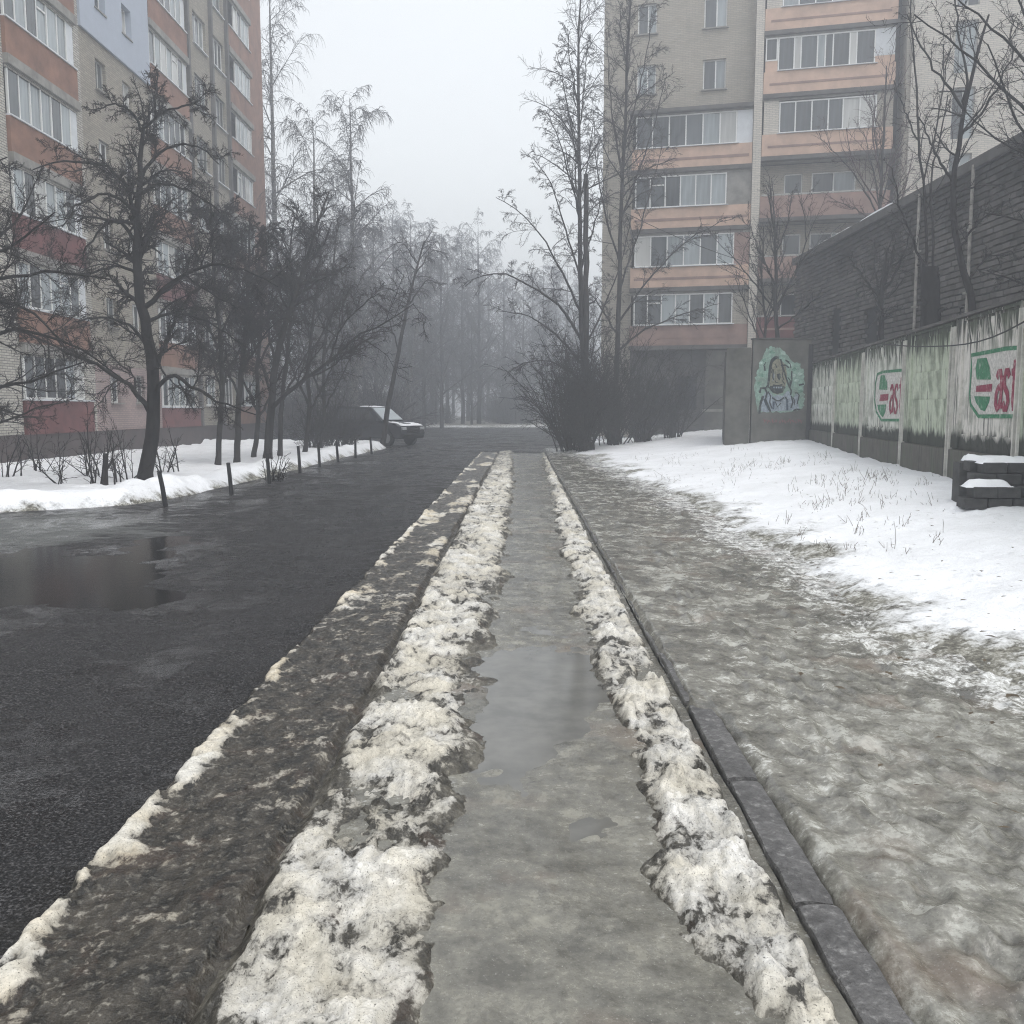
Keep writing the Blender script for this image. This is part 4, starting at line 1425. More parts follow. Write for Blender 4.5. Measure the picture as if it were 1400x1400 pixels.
snow_pad('snow_cap', .12, 1.0, .06, .9, gz + .525, .075, 95, bk, 1.0)
snow_pad('snow_cap', .9, 2.3, .22, .9, gz + .527, .12, 98, bk, 1.0)
snow_pad('snow_cap', -.14, .42, -.28, .0, gz + .262, .06, 97, bk, 1.0)
# ------------------------------------------------------------------ trees
def tubes(P_, R_, sides):
    """P_ (N,n,3) centre lines, R_ (N,n) radii -> vertices, quads"""
    N, n, _ = P_.shape
    T = np.empty_like(P_)
    T[:, 1:-1] = P_[:, 2:] - P_[:, :-2]
    T[:, 0] = P_[:, 1] - P_[:, 0]
    T[:, -1] = P_[:, -1] - P_[:, -2]
    T /= np.linalg.norm(T, axis=2, keepdims=True) + 1e-9
    mean = P_[:, -1] - P_[:, 0]
    mean /= np.linalg.norm(mean, axis=1, keepdims=True) + 1e-9
    ref = np.where(np.abs(mean[:, 2:3]) < .8, np.array([[0, 0, 1.]]), np.array([[1., 0, 0]]))
    A = np.cross(T, ref[:, None, :])
    A /= np.linalg.norm(A, axis=2, keepdims=True) + 1e-9
    Bv = np.cross(T, A)
    an = np.arange(sides) * 2 * np.pi / sides
    V = P_[:, :, None, :] + R_[:, :, None, None] * (np.cos(an)[None, None, :, None] * A[:, :, None, :] + np.sin(an)[None, None, :, None] * Bv[:, :, None, :])
    base = (np.arange(N) * n * sides)[:, None, None]
    ring = (np.arange(n - 1) * sides)[None, :, None]
    k = np.arange(sides)[None, None, :]
    k2 = (k + 1) % sides
    Fq = np.stack([base + ring + k, base + ring + k2, base + ring + sides + k2, base + ring + sides + k], -1).reshape(-1, 4)
    return V.reshape(-1, 3), Fq


class Wood:
    def __init__(self):
        self.v, self.f, self.n = [], [], 0

    def add(self, P_, R_, sides):
        v, f = tubes(P_, R_, sides)
        self.v.append(v)
        self.f.append(f + self.n)
        self.n += len(v)

    def build(self, name, mat, parent, off, smooth=True):
        V = np.concatenate(self.v) - np.asarray(off, float)
        return obj(name, mesh_np(name, V, np.concatenate(self.f), M[mat], smooth), parent)


def smooth_line(pts, n, wob=0.0, rng=RNG):
    pts = np.array(pts, float)
    L = np.concatenate([[0], np.cumsum(np.linalg.norm(np.diff(pts, axis=0), axis=1))])
    L /= L[-1]
    t = np.linspace(0, 1, n)
    # catmull-rom style smoothing by resampling twice
    m = np.stack([np.interp(t, L, pts[:, i]) for i in range(3)], 1)
    for _ in range(2):
        m[1:-1] = .25 * m[:-2] + .5 * m[1:-1] + .25 * m[2:]
    if wob:
        m[1:-1] += rng.normal(0, wob, (n - 2, 3))
    return m


def sprout(P_, R_, k, t0, ang, L, rr, rmin, n, wob, g0, g1, rng, fall=.5, rtip=.5, flat=0.0, t1=1.0, up=0.0):
    """k children on each parent line; L = share of the parent's length (or fixed metres if negative)"""
    N, m, _ = P_.shape
    pl = np.linalg.norm(np.diff(P_, axis=1), axis=2).sum(1)
    t = t0 + (t1 - t0) * (np.arange(k)[None, :] + rng.random((N, k))) / k
    t = np.clip(t, 0, .995)
    x = t * (m - 1)
    i = np.floor(x).astype(int)
    fr = (x - i)[..., None]
    ar = np.arange(N)[:, None]
    p = P_[ar, i] * (1 - fr) + P_[ar, i + 1] * fr
    r = R_[ar, i] * (1 - fr[..., 0]) + R_[ar, i + 1] * fr[..., 0]
    T = P_[ar, i + 1] - P_[ar, i]
    T /= np.linalg.norm(T, axis=2, keepdims=True) + 1e-9
    rnd = rng.normal(size=T.shape)
    rnd[..., 2] = rnd[..., 2] * (1 - flat) + up
    pr = rnd - (rnd * T).sum(2, keepdims=True) * T
    pr /= np.linalg.norm(pr, axis=2, keepdims=True) + 1e-9
    a = np.radians(rng.normal(ang[0], ang[1], t.shape))[..., None]
    d = np.cos(a) * T + np.sin(a) * pr
    ln = (pl[:, None] * L if L > 0 else -L) * (1 - fall * (t - t0) / max(1e-6, t1 - t0)) * rng.uniform(.55, 1.25, t.shape)
    M_ = N * k
    p, d, ln = p.reshape(M_, 3), d.reshape(M_, 3), ln.reshape(M_)
    r0 = np.clip(r.reshape(M_) * rr, rmin, None)
    out = np.empty((M_, n, 3))
    out[:, 0] = p
    st = (ln / (n - 1))[:, None]
    for s_ in range(1, n):
        g = g0 + (g1 - g0) * (s_ - 1) / max(1, n - 2)
        d = d + rng.normal(0, wob, d.shape)
        d[:, 2] += g
        d /= np.linalg.norm(d, axis=1, keepdims=True) + 1e-9
        out[:, s_] = out[:, s_ - 1] + d * st
    rad = r0[:, None] * (1 - (1 - rtip) * np.linspace(0, 1, n))[None, :]
    return out, np.maximum(rad, rmin * .6)


def pick(P_, R_, keep, rng):
    k = rng.random(len(P_)) < keep
    return P_[k], R_[k]


def hero(name, label, cat, base_px, Y, trunk, r0, r1, limbs, lv, seed, bm='bark', tm='twig', group=None, nz=14):
    """a tree whose trunk and limbs follow the photograph: pixel points at its own distance, each limb with its own depth lean"""
    rng = np.random.default_rng(seed)
    base = at(*base_px, Y)
    root = empty(name, base)
    tag(root, label, cat, group)
    Wt, Wc = Wood(), Wood()
    tp = np.array([at(p[0], p[1], Y + (p[2] if len(p) > 2 else 0)) for p in trunk])
    tp[0, 2] -= .25
    tl = smooth_line(tp, 22, .012, rng)
    R = np.linspace(1, 0, 22) ** .85 * (r0 - r1) + r1
    R[0] *= 1.3
    Wt.add(tl[None], R[None], 9)
    PL, RL = [], []
    for (pts, dy, lr) in limbs:
        q_ = [at(px, py, Y + dy * (j / max(1, len(pts) - 1)) ** .8) for j, (px, py) in enumerate(pts)]
        l = smooth_line(q_, nz, .02, rng)
        PL.append(l)
        RL.append(np.linspace(lr, .012, nz))
    if PL:
        P1, R1 = np.array(PL), np.array(RL)
        Wt.add(P1, R1, 6)
        srcs = [(P1, R1), (tl[None, 9:], R[None, 9:])]
    else:
        srcs = [(tl[None], R[None])]
    branch(srcs, lv, rng, Wt, Wc)
    Wt.build('trunk', bm, root, base)
    Wc.build('crown', tm, root, base, False)
    return root


def branch(srcs, lv, rng, Wt, Wc):
    """lv: list of levels; each level sprouts from all lines of the level before (and some skip a level)"""
    cur = srcs
    for li, d in enumerate(lv):
        nxt = []
        for si, (P_, R_) in enumerate(cur):
            k = d['k'] if np.isscalar(d['k']) else d['k'][min(si, len(d['k']) - 1)]
            if k <= 0 or P_.shape[0] == 0:
                continue
            q_, r_ = sprout(P_, R_, k, d.get('t0', .2), d.get('ang', (50, 14)), d['L'], d.get('rr', .6), d.get('rmin', .005), d.get('n', 5),
                            d.get('wob', .16), d.get('g0', 0), d.get('g1', 0), rng, d.get('fall', .45), d.get('rtip', .4), d.get('flat', 0), d.get('t1', 1.0), d.get('up', 0))
            nxt.append((q_, r_))
            (Wt if d.get('wood') else Wc).add(q_, r_, d.get('s', 3))
        P_ = [x for x in nxt]
        cur = P_ + ([(c[0], c[1]) for c in cur if d.get('also') ] if d.get('also') else [])


# crooked dark tree on the left verge
hero('crooked_tree', 'dark crooked tree with arching limbs standing on the snowy verge before the left flats', 'tree', (200, 648), 20.6,
     [(197, 652), (203, 622), (208, 590), (213, 550), (212, 515), (204, 470), (196, 430), (189, 395), (186, 340), (188, 290), (191, 240), (192, 190), (197, 170)],
     .17, .035, [
         ([(213, 540), (226, 510), (250, 516), (275, 538), (310, 553), (350, 567)], -1.2, .055),
         ([(205, 565), (190, 535), (150, 508), (110, 490), (60, 465), (0, 445)], -1.5, .06),
         ([(212, 510), (226, 470), (240, 430), (262, 400), (290, 380)], .9, .06),
         ([(198, 420), (235, 390), (262, 366), (300, 360), (345, 372), (380, 392)], -.8, .06),
         ([(185, 300), (178, 260), (152, 225), (110, 219), (72, 222), (45, 232)], -1.0, .05),
         ([(189, 250), (212, 212), (240, 196), (275, 200), (300, 225)], .8, .045),
         ([(187, 330), (165, 300), (142, 306), (118, 335), (108, 370)], 1.3, .045),
         ([(188, 375), (160, 362), (120, 376), (60, 372)], 1.5, .04),
         ([(196, 172), (212, 140), (216, 100)], .4, .03), ([(193, 180), (180, 150), (150, 140), (128, 150)], -.6, .03),
         ([(194, 176), (225, 152), (262, 140), (285, 150)], -1.2, .03),
         ([(190, 265), (220, 250), (262, 258), (300, 290)], -1.4, .04), ([(206, 480), (180, 445), (140, 430), (100, 440)], 2.0, .045),
         ([(200, 440), (240, 425), (290, 440), (330, 470)], 1.8, .045), ([(189, 290), (150, 262), (110, 275), (85, 310)], -2.0, .04)],
     [dict(k=(9, 16), L=.40, t0=.12, ang=(52, 16), rr=.5, rmin=.010, n=7, wob=.22, g0=.10, g1=-.10, s=4),
      dict(k=13, L=.48, t0=.15, ang=(50, 18), rr=.6, rmin=.0055, n=5, wob=.24, g0=.04, g1=-.10),
      dict(k=16, L=.42, t0=.1, ang=(48, 18), rr=.75, rmin=.0036, n=2, wob=.22, g0=.0, g1=-.12)], 101)

# tree outside the left edge whose limbs reach into view
hero('spreading_tree', 'spreading dark tree at the left edge with long low limbs over the verge', 'tree', (-120, 668), 17.5,
     [(-120, 670), (-112, 560), (-118, 440), (-110, 330), (-115, 240), (-105, 160)], .2, .05, [
         ([(-116, 560), (-60, 555), (0, 531), (60, 516), (115, 495)], -.6, .06),
         ([(-117, 500), (-60, 480), (0, 450), (60, 452), (120, 480), (170, 520)], .6, .055),
         ([(-116, 430), (-60, 400), (0, 382), (60, 370), (110, 375), (150, 382)], -.8, .055),
         ([(-112, 380), (-60, 350), (-10, 335), (25, 300), (48, 250)], .8, .05),
         ([(-110, 350), (-50, 330), (5, 350), (40, 318), (75, 290)], -1.5, .05),
         ([(-112, 460), (-50, 430), (10, 410), (50, 430), (90, 470)], -1.8, .05),
         ([(-113, 300), (-60, 260), (-20, 230), (10, 215)], .3, .05), ([(-116, 590), (-60, 600), (0, 575), (50, 560), (100, 545)], 1.4, .04)],
     [dict(k=(10, 12), L=.36, t0=.2, ang=(48, 16), rr=.5, rmin=.010, n=7, wob=.2, g0=.08, g1=-.02, s=4),
      dict(k=10, L=.5, t0=.15, ang=(48, 18), rr=.6, rmin=.0055, n=5, wob=.22, g0=.04, g1=-.04),
      dict(k=13, L=.42, t0=.1, ang=(48, 18), rr=.75, rmin=.0036, n=2, wob=.2)], 102)

DENSE = [dict(k=(17, 20), L=.36, t0=.15, ang=(60, 14), rr=.5, rmin=.011, n=7, wob=.16, g0=.0, g1=-.16, s=4),
         dict(k=12, L=.46, t0=.1, ang=(52, 16), rr=.6, rmin=.007, n=5, wob=.2, g0=-.02, g1=-.22),
         dict(k=15, L=.5, t0=.1, ang=(45, 16), rr=.75, rmin=.0048, n=2, wob=.16, g0=-.25, g1=-.3)]
hero('dense_tree', 'thin leaning trunk with a dense dark drooping crown, nearer of two before the left flats', 'tree', (299, 628), 26.5,
     [(297, 629), (301, 580), (304, 520), (300, 450), (292, 380), (290, 310), (288, 262)], .085, .02, [
         ([(303, 540), (290, 490), (262, 450), (240, 440)], -.8, .04), ([(304, 530), (325, 480), (350, 440), (362, 420)], .8, .04),
         ([(302, 480), (270, 420), (240, 380), (232, 350)], .9, .04), ([(300, 460), (330, 400), (360, 370), (385, 365)], -1.0, .04),
         ([(294, 400), (265, 340), (248, 300), (240, 280)], -.8, .035), ([(292, 380), (322, 330), (345, 310)], .8, .035),
         ([(290, 320), (275, 285), (262, 268)], .3, .03), ([(290, 320), (308, 285), (322, 275)], -.3, .03)], DENSE, 103, 'bark_mid', 'twig')
hero('dense_tree', 'straight grey trunk with a dense dark crown just behind the leaning thin trunk', 'tree', (324, 627), 27.2,
     [(323, 629), (325, 570), (330, 500), (338, 430), (340, 360), (342, 300)], .10, .02, [
         ([(327, 540), (300, 490), (275, 470), (255, 480)], 1.2, .04), ([(330, 510), (360, 460), (385, 430), (398, 440)], -.8, .04),
         ([(336, 450), (310, 400), (285, 380)], -1.2, .04), ([(338, 430), (370, 380), (400, 360)], 1.0, .04), ([(340, 370), (318, 330), (300, 320)], .8, .035),
         ([(341, 350), (365, 315), (388, 312)], -.6, .035)], DENSE, 104, 'bark_mid', 'twig')

MID = [dict(k=(13, 22), L=.34, t0=.18, ang=(46, 14), rr=.5, rmin=.012, n=6, wob=.16, g0=.08, g1=-.02, s=4),
       dict(k=9, L=.46, t0=.15, ang=(46, 16), rr=.6, rmin=.0075, n=5, wob=.18, g0=.03, g1=-.05),
       dict(k=12, L=.45, t0=.1, ang=(44, 16), rr=.75, rmin=.005, n=2, wob=.16, g1=-.06)]
hero('forked_tree', 'forked tree whose long limb reaches right over the road beyond the second post', 'tree', (366, 620), 28.8,
     [(365, 624), (368, 590), (370, 555), (376, 500), (393, 430), (410, 385), (424, 345), (434, 300), (450, 262)], .14, .02, [
         ([(370, 560), (392, 538), (412, 522), (448, 500), (480, 462), (530, 442), (566, 415)], -2.0, .07),
         ([(376, 500), (366, 450), (372, 400), (380, 350)], .8, .05), ([(395, 428), (372, 372), (358, 340)], -.7, .045),
         ([(410, 388), (445, 380), (478, 360)], -.5, .04), ([(372, 540), (350, 480), (335, 420)], 1.2, .05),
         ([(448, 500), (462, 455), (490, 420), (520, 400)], -2.5, .035), ([(425, 345), (410, 310), (404, 280)], .6, .03)], MID, 105, 'bark_mid', 'twig')
hero('slender_tree', 'slender dark tree close behind the forked tree on the snowy verge', 'tree', (383, 617), 31.5,
     [(382, 620), (384, 560), (392, 490), (400, 420), (395, 350), (402, 300)], .09, .02, [
         ([(386, 550), (410, 500), (430, 460)], 1.0, .045), ([(392, 490), (370, 430), (352, 400)], .6, .045), ([(398, 430), (425, 380), (440, 350)], -.8, .04)], MID, 106, 'bark_mid', 'twig')
for i, (bx, by, Y, tx, ty, sd, lb) in enumerate([
        (416, 612, 33.5, 440, 330, 120, 'bushy dark tree with a bent low trunk at the verge corner near the parked car'),
        (437, 606, 38.0, 462, 300, 121, 'grey tree rising behind the parked car beside the bent low trunk'),
        (346, 620, 30.5, 352, 330, 122, 'short dark tree with a narrow crown close to the plinth of the left flats')]):
    hero('bushy_tree', lb, 'tree', (bx, by), Y,
         [(bx, by + 3), (bx + 8, by - 50), (bx + 4, by - 110), (bx + 14, by - 190), (tx, ty)], .09, .02,
         [([(bx + 6, by - 45), (bx + 34, by - 100), (bx + 56, by - 150)], -.8, .05), ([(bx + 5, by - 60), (bx - 22, by - 120), (bx - 34, by - 180)], .8, .05),
          ([(bx + 6, by - 120), (bx + 38, by - 180), (bx + 58, by - 230)], .8, .045), ([(bx + 8, by - 150), (bx - 14, by - 210), (bx - 24, by - 250)], -.8, .04)], MID, sd, 'bark_mid', 'twig')
hero('leaning_tree', 'tall thin leaning trunk with a drooping tip beside the parked car', 'tree', (524, 594), 41.0,
     [(522, 607), (532, 545), (545, 480), (556, 420), (566, 380), (574, 352), (580, 330)], .13, .03,
     [([(545, 480), (530, 430), (505, 400)], .8, .04), ([(556, 420), (585, 380), (605, 390)], -.6, .04), ([(566, 380), (590, 340), (606, 345)], .8, .035), ([(570, 360), (550, 330), (536, 335)], -.5, .035)],
     [dict(k=(9, 16), L=.34, t0=.3, ang=(50, 14), rr=.5, rmin=.014, n=6, wob=.14, g0=.0, g1=-.25, s=4),
      dict(k=7, L=.5, t0=.15, ang=(46, 16), rr=.6, rmin=.010, n=5, wob=.14, g0=-.1, g1=-.35),
      dict(k=4, L=.6, t0=.1, ang=(40, 16), rr=.75, rmin=.007, n=2, wob=.1, g0=-.3, g1=-.4)], 107, 'bark_mid', 'twig_grey')


# birches: straight leader, arching limbs, hanging twigs
def birch_wood(H, r0, seed, droop=.22, spread=.24, k1=34, k2=12, k3=7, rm=.008, t0=.14, lean=(0, 0), crook=.10, wide=55):
    rng = np.random.default_rng(seed)
    n = 24
    z = np.linspace(-.3, H, n)
    wx = np.cumsum(rng.normal(0, crook * .3, n)) * .5
    wy = np.cumsum(rng.normal(0, crook * .3, n)) * .5
    P_ = np.stack([wx - wx[0] + lean[0] * np.clip(z / H, 0, 1) ** 1.4, wy - wy[0] + lean[1] * np.clip(z / H, 0, 1) ** 1.4, z], 1)
    R_ = r0 * (1 - np.linspace(0, 1, n)) ** .9 + .015
    Wt, Wc = Wood(), Wood()
    Wt.add(P_[None], R_[None], 8)
    a1, b1 = sprout(P_[None], R_[None], k1, t0, (wide, 12), spread, .40, .014, 10, .09, .10, -.10 - droop * .5, rng, fall=.62, rtip=.2)
    Wt.add(a1, b1, 4)
    a2, b2 = sprout(a1, b1, k2, .12, (46, 16), .42, .5, rm * 1.3, 7, .12, -.04, -droop * 1.3, rng, fall=.35)
    Wc.add(a2, b2, 3)
    a3, b3 = sprout(a2, b2, k3, .1, (40, 18), .75, .7, rm, 4, .08, -droop * 1.2, -droop * 2.2, rng, fall=.3)
    Wc.add(a3, b3, 3)
    a4, b4 = sprout(a1, b1, 8, .1, (46, 16), .3, .5, rm, 4, .08, -droop * .8, -droop * 2.0, rng, fall=.3)
    Wc.add(a4, b4, 3)
    return Wt, Wc


def birch(name, label, loc, H, r0, seed, bm='birch_bark', tm='twig_grey', group=None, **kw):
    root = empty(name, loc)
    tag(root, label, 'tree', group)
    Wt, Wc = birch_wood(H, r0, seed, **kw)
    Wt.build('trunk', bm, root, (0, 0, 0))
    Wc.build('crown', tm, root, (0, 0, 0), False)
    return root


p = at(487, 590, 56); h = at(488, 132, 56)[2]
birch('birch_tree', 'tall hanging birch with a pointed top, tallest in the mist left of the road', (p[0], 56, -.05), h, .24, 201, rm=.010, droop=.32, k1=44, wide=44, spread=.27)
p = at(384, 590, 60)
birch('birch_tree', 'very tall birch showing past the far corner of the left flats', (p[0], 60, 0), 29.5, .26, 202, rm=.010, droop=.34, k1=44, spread=.22, wide=46)
p = at(436, 590, 52)
birch('birch_tree', 'rounded drooping birch between two taller birches left of the road', (p[0], 52, 0), 17.5, .19, 203, rm=.009, droop=.36, spread=.32, wide=46)
p = at(556, 590, 74)
birch('birch_tree', 'leaning hazy birch with hanging tip left of the road end', (p[0], 74, 0), 15.2, .16, 204, rm=.010, droop=.42, lean=(2.2, 0), spread=.3)

# right-hand pair of birches in the bushes
birchR = hero('birch_tree', 'birch with long limbs arching left over the path end', 'tree', (801, 610), 34.2,
     [(800, 614), (800, 540), (797, 470), (794, 400), (793, 320), (792, 240), (792, 160), (790, 90), (792, 20), (796, -60)], .125, .016, [
         ([(797, 470), (770, 420), (735, 395), (690, 372), (652, 372), (636, 392)], -1.6, .055), ([(796, 430), (768, 370), (735, 310), (705, 285), (678, 270)], 1.0, .05),
         ([(798, 500), (760, 455), (720, 430), (680, 425)], 1.5, .05), ([(794, 380), (772, 310), (755, 250), (728, 215)], -1.0, .045),
         ([(793, 300), (776, 230), (760, 175), (745, 150)], .8, .04), ([(792, 230), (778, 160), (768, 100), (760, 70)], -.5, .035),
         ([(797, 480), (825, 420), (850, 360), (862, 300)], 1.0, .045), ([(794, 370), (815, 300), (828, 240)], -.8, .04), ([(793, 280), (806, 210), (812, 150)], .5, .035),
         ([(799, 530), (770, 500), (735, 490), (700, 505)], -1.2, .045), ([(792, 180), (800, 110), (803, 60)], .5, .03), ([(792, 150), (780, 90), (776, 40)], -.4, .03)],
     [dict(k=(14, 36), L=.26, t0=.08, ang=(46, 13), rr=.4, rmin=.010, n=7, wob=.10, g0=.05, g1=-.20, s=4),
      dict(k=10, L=.42, t0=.12, ang=(42, 15), rr=.6, rmin=.0065, n=5, wob=.12, g0=-.04, g1=-.28),
      dict(k=9, L=.5, t0=.1, ang=(40, 15), rr=.75, rmin=.0052, n=2, wob=.1, g0=-.15, g1=-.3)], 210, 'bark_mid', 'twig_grey')
hero('birch_tree', 'upright birch with steep limbs before the beige flats', 'tree', (840, 606), 35.6,
     [(838, 610), (841, 540), (845, 470), (846, 400), (848, 320), (851, 240), (856, 160), (858, 80), (862, 0), (868, -80)], .115, .016, [
         ([(846, 440), (880, 390), (920, 345), (965, 310), (1000, 300)], -.8, .045), ([(846, 400), (870, 330), (890, 260), (905, 200)], .9, .045),
         ([(847, 360), (826, 290), (815, 220), (812, 160)], -.8, .045), ([(849, 300), (876, 230), (900, 150), (912, 100)], -.6, .04),
         ([(851, 240), (838, 170), (832, 100), (828, 40)], .6, .04), ([(854, 190), (876, 120), (886, 60), (892, 10)], .6, .035),
         ([(844, 480), (880, 450), (930, 430), (985, 415)], .8, .045), ([(858, 100), (848, 40), (846, -10)], -.4, .03), ([(845, 460), (815, 410), (790, 380)], 1.2, .04)],
     [dict(k=(14, 34), L=.26, t0=.08, ang=(40, 13), rr=.4, rmin=.010, n=7, wob=.10, g0=.06, g1=-.12, s=4),
      dict(k=10, L=.42, t0=.12, ang=(40, 15), rr=.6, rmin=.0065, n=5, wob=.12, g0=.0, g1=-.2),
      dict(k=9, L=.5, t0=.1, ang=(40, 15), rr=.75, rmin=.005, n=2, wob=.1, g0=-.1, g1=-.25)], 211, 'bark_mid', 'twig')
# dead trunk, topped, in front of the pair
b0, b1 = at(799, 611, 33.6), at(801, 238, 33.6)
dt = empty('dead_trunk', b0)
tag(dt, 'bare dead trunk with a blunt broken top among the birches', 'dead trunk')
pl_ = smooth_line([b0 - (0, 0, .2), b0 * .55 + b1 * .45 + (.05, 0, 0), b1], 14, .02) - b0
m = MB().tube(pl_, list(np.linspace(.125, .085, 14)), 9)
m.build('trunk', M['bark_mid'], dt)
sb = MB()
for t_, dx in ((.55, .28), (.7, -.22), (.82, .2)):
    q_ = pl_[int(t_ * 13)]
    sb.tube([q_, q_ + (dx, -.05, .12), q_ + (dx * 1.5, -.08, .3)], [.035, .028, .012], 5)
sb.build('branch_stub', M['bark_mid'], dt)


# bushes: many stems from one base
def bush(name, label, loc, nst, H, spread, seed, tm='twig', k=(7, 6), rm=.006, lean=(0, 0), group=None, r=.022, n1=10, arch=-.03):
    rng = np.random.default_rng(seed)
    root = empty(name, loc)
    tag(root, label, 'bush', group)
    az = rng.uniform(0, 2 * np.pi, nst)
    inc = np.abs(rng.normal(0, spread, nst))
    d = np.stack([np.sin(inc) * np.cos(az) + lean[0], np.sin(inc) * np.sin(az) + lean[1], np.cos(inc)], 1)
    P_ = np.empty((nst, n1, 3))
    P_[:, 0] = np.stack([rng.normal(0, .16, nst), rng.normal(0, .16, nst), np.full(nst, -.1)], 1)
    L = H * rng.uniform(.5, 1.1, nst) / (n1 - 1)
    for i in range(1, n1):
        d = d + rng.normal(0, .09, d.shape)
        d[:, 2] += arch
        d /= np.linalg.norm(d, axis=1, keepdims=True)
        P_[:, i] = P_[:, i - 1] + d * L[:, None]
    R_ = np.linspace(r, rm, n1)[None, :] * rng.uniform(.6, 1.2, (nst, 1))
    Wt, Wc = Wood(), Wood()
    Wt.add(P_, R_, 4)
    a1, c1 = sprout(P_, R_, k[0], .15, (38, 15), .40, .55, rm * 1.2, 6, .14, .03, -.06, rng)
    Wc.add(a1, c1, 3)
    if k[1]:
        a2, c2 = sprout(a1, c1, k[1], .1, (42, 16), .5, .75, rm, 4, .14, 0, -.06, rng)
        Wc.add(a2, c2, 3)
    Wt.build('stems', 'bark' if False else tm, root, (0, 0, 0)) if False else obj('stem', mesh_np('stem', np.concatenate(Wt.v), np.concatenate(Wt.f), M['bark'], True), root)
    Wc.build('crown', tm, root, (0, 0, 0), False)
    return root


for (px, Y, nst, H, spr, sd, ln, lb, kk) in [
        (780, 34.0, 40, 4.0, .40, 301, (-.18, 0), 'dark bush leaning towards the road end, leftmost of the thicket', (9, 6)),
        (800, 33.4, 85, 4.4, .30, 302, (0, 0), 'densest black bush at the foot of the left birch', (9, 7)),
        (838, 35.2, 60, 4.0, .34, 303, (0, 0), 'dark bush round the foot of the right birch', (8, 6)),
        (876, 36.8, 56, 3.8, .36, 304, (.05, 0), 'thin dark bush before the ground floor of the beige flats', (7, 5)),
        (918, 38.6, 40, 3.3, .40, 305, (.05, 0), 'sparse bush beside the pier of the beige flats, rightmost of the thicket', (6, 4))]:
    x_ = at(px, 600, Y)[0]
    bush('bush', lb, (x_, Y, float(lawn_z(x_, Y)) - .05), nst, H, spr, sd, 'bark', kk, .0065, ln, 'bushes of the thicket at the path end', .028)

# slender trees in the yard between the flats, the mural wall and the shed
UP = [dict(k=(9, 14), L=.42, t0=.15, ang=(34, 11), rr=.5, rmin=.012, n=7, wob=.10, g0=.10, g1=.02, s=4),
      dict(k=7, L=.45, t0=.12, ang=(38, 13), rr=.6, rmin=.0075, n=5, wob=.12, g0=.05, g1=-.02),
      dict(k=4, L=.5, t0=.1, ang=(40, 14), rr=.75, rmin=.005, n=2, wob=.12)]
hero('slender_tree', 'dark slender tree rising behind the mural wall in front of the salmon balconies', 'tree', (1064, 590), 33.0,
     [(1064, 595), (1064, 480), (1060, 430), (1062, 370), (1058, 310), (1050, 265)], .11, .02, [
         ([(1062, 430), (1030, 385), (1000, 350), (985, 335)], .6, .04), ([(1061, 420), (1090, 370), (1104, 330), (1096, 270)], -.4, .04), ([(1061, 390), (1036, 340), (1022, 300)], -.6, .035),
         ([(1060, 350), (1078, 300), (1084, 260)], .5, .03), ([(1063, 450), (1100, 420), (1130, 400)], .8, .035)], UP, 220, 'bark', 'twig')
hero('slender_tree', 'thin many-stemmed tree left of the slender tree behind the mural wall', 'tree', (1040, 590), 36.0,
     [(1040, 592), (1042, 500), (1048, 440), (1040, 380), (1044, 330)], .08, .02, [
         ([(1043, 480), (1020, 420), (1005, 380)], .5, .035), ([(1046, 450), (1066, 400), (1072, 360)], .6, .035)], UP, 221, 'bark', 'twig')
hero('red_twig_tree', 'reddish fan of bare twigs growing behind the roof edge of the shed', 'tree', (1205, 560), 36.5,
     [(1206, 565), (1204, 450), (1202, 350), (1203, 290), (1206, 220), (1210, 150), (1212, 90)], .12, .02, [
         ([(1203, 300), (1180, 255), (1150, 215), (1122, 190)], .5, .035), ([(1204, 290), (1194, 230), (1180, 180)], .6, .035), ([(1204, 280), (1222, 220), (1240, 170)], .4, .035),
         ([(1203, 310), (1170, 285), (1140, 275)], .3, .03), ([(1205, 240), (1196, 180), (1196, 130)], .4, .03), ([(1204, 300), (1236, 262), (1262, 240)], .4, .03)], UP, 222, 'bark_mid', 'twig_red')
# pollarded trunk and trees standing between the fence and the shed
hero('pollard_tree', 'thick black pollarded trunk with thin upright shoots before the shed wall', 'tree', (1272, 600), 21.6,
     [(1274, 610), (1274, 500), (1272, 440), (1272, 400), (1271, 372), (1270, 366)], .26, .20, [
         ([(1266, 372), (1268, 300), (1262, 240), (1256, 180), (1252, 110), (1247, 40), (1244, -40)], .8, .035),
         ([(1276, 372), (1274, 300), (1272, 250), (1285, 180), (1296, 130)], .3, .03), ([(1262, 250), (1280, 180), (1292, 100), (1290, 60)], 1.2, .022),
         ([(1262, 380), (1250, 330), (1228, 280), (1220, 230)], -.4, .03), ([(1258, 200), (1238, 150), (1222, 110)], 1.0, .02)],
     [dict(k=(8, 5), L=.26, t0=.2, ang=(36, 12), rr=.45, rmin=.008, n=6, wob=.12, g0=.06, g1=0, s=4),
      dict(k=6, L=.42, t0=.1, ang=(40, 14), rr=.6, rmin=.005, n=5, wob=.14),
      dict(k=3, L=.5, t0=.1, ang=(40, 14), rr=.75, rmin=.0036, n=2, wob=.12)], 223)
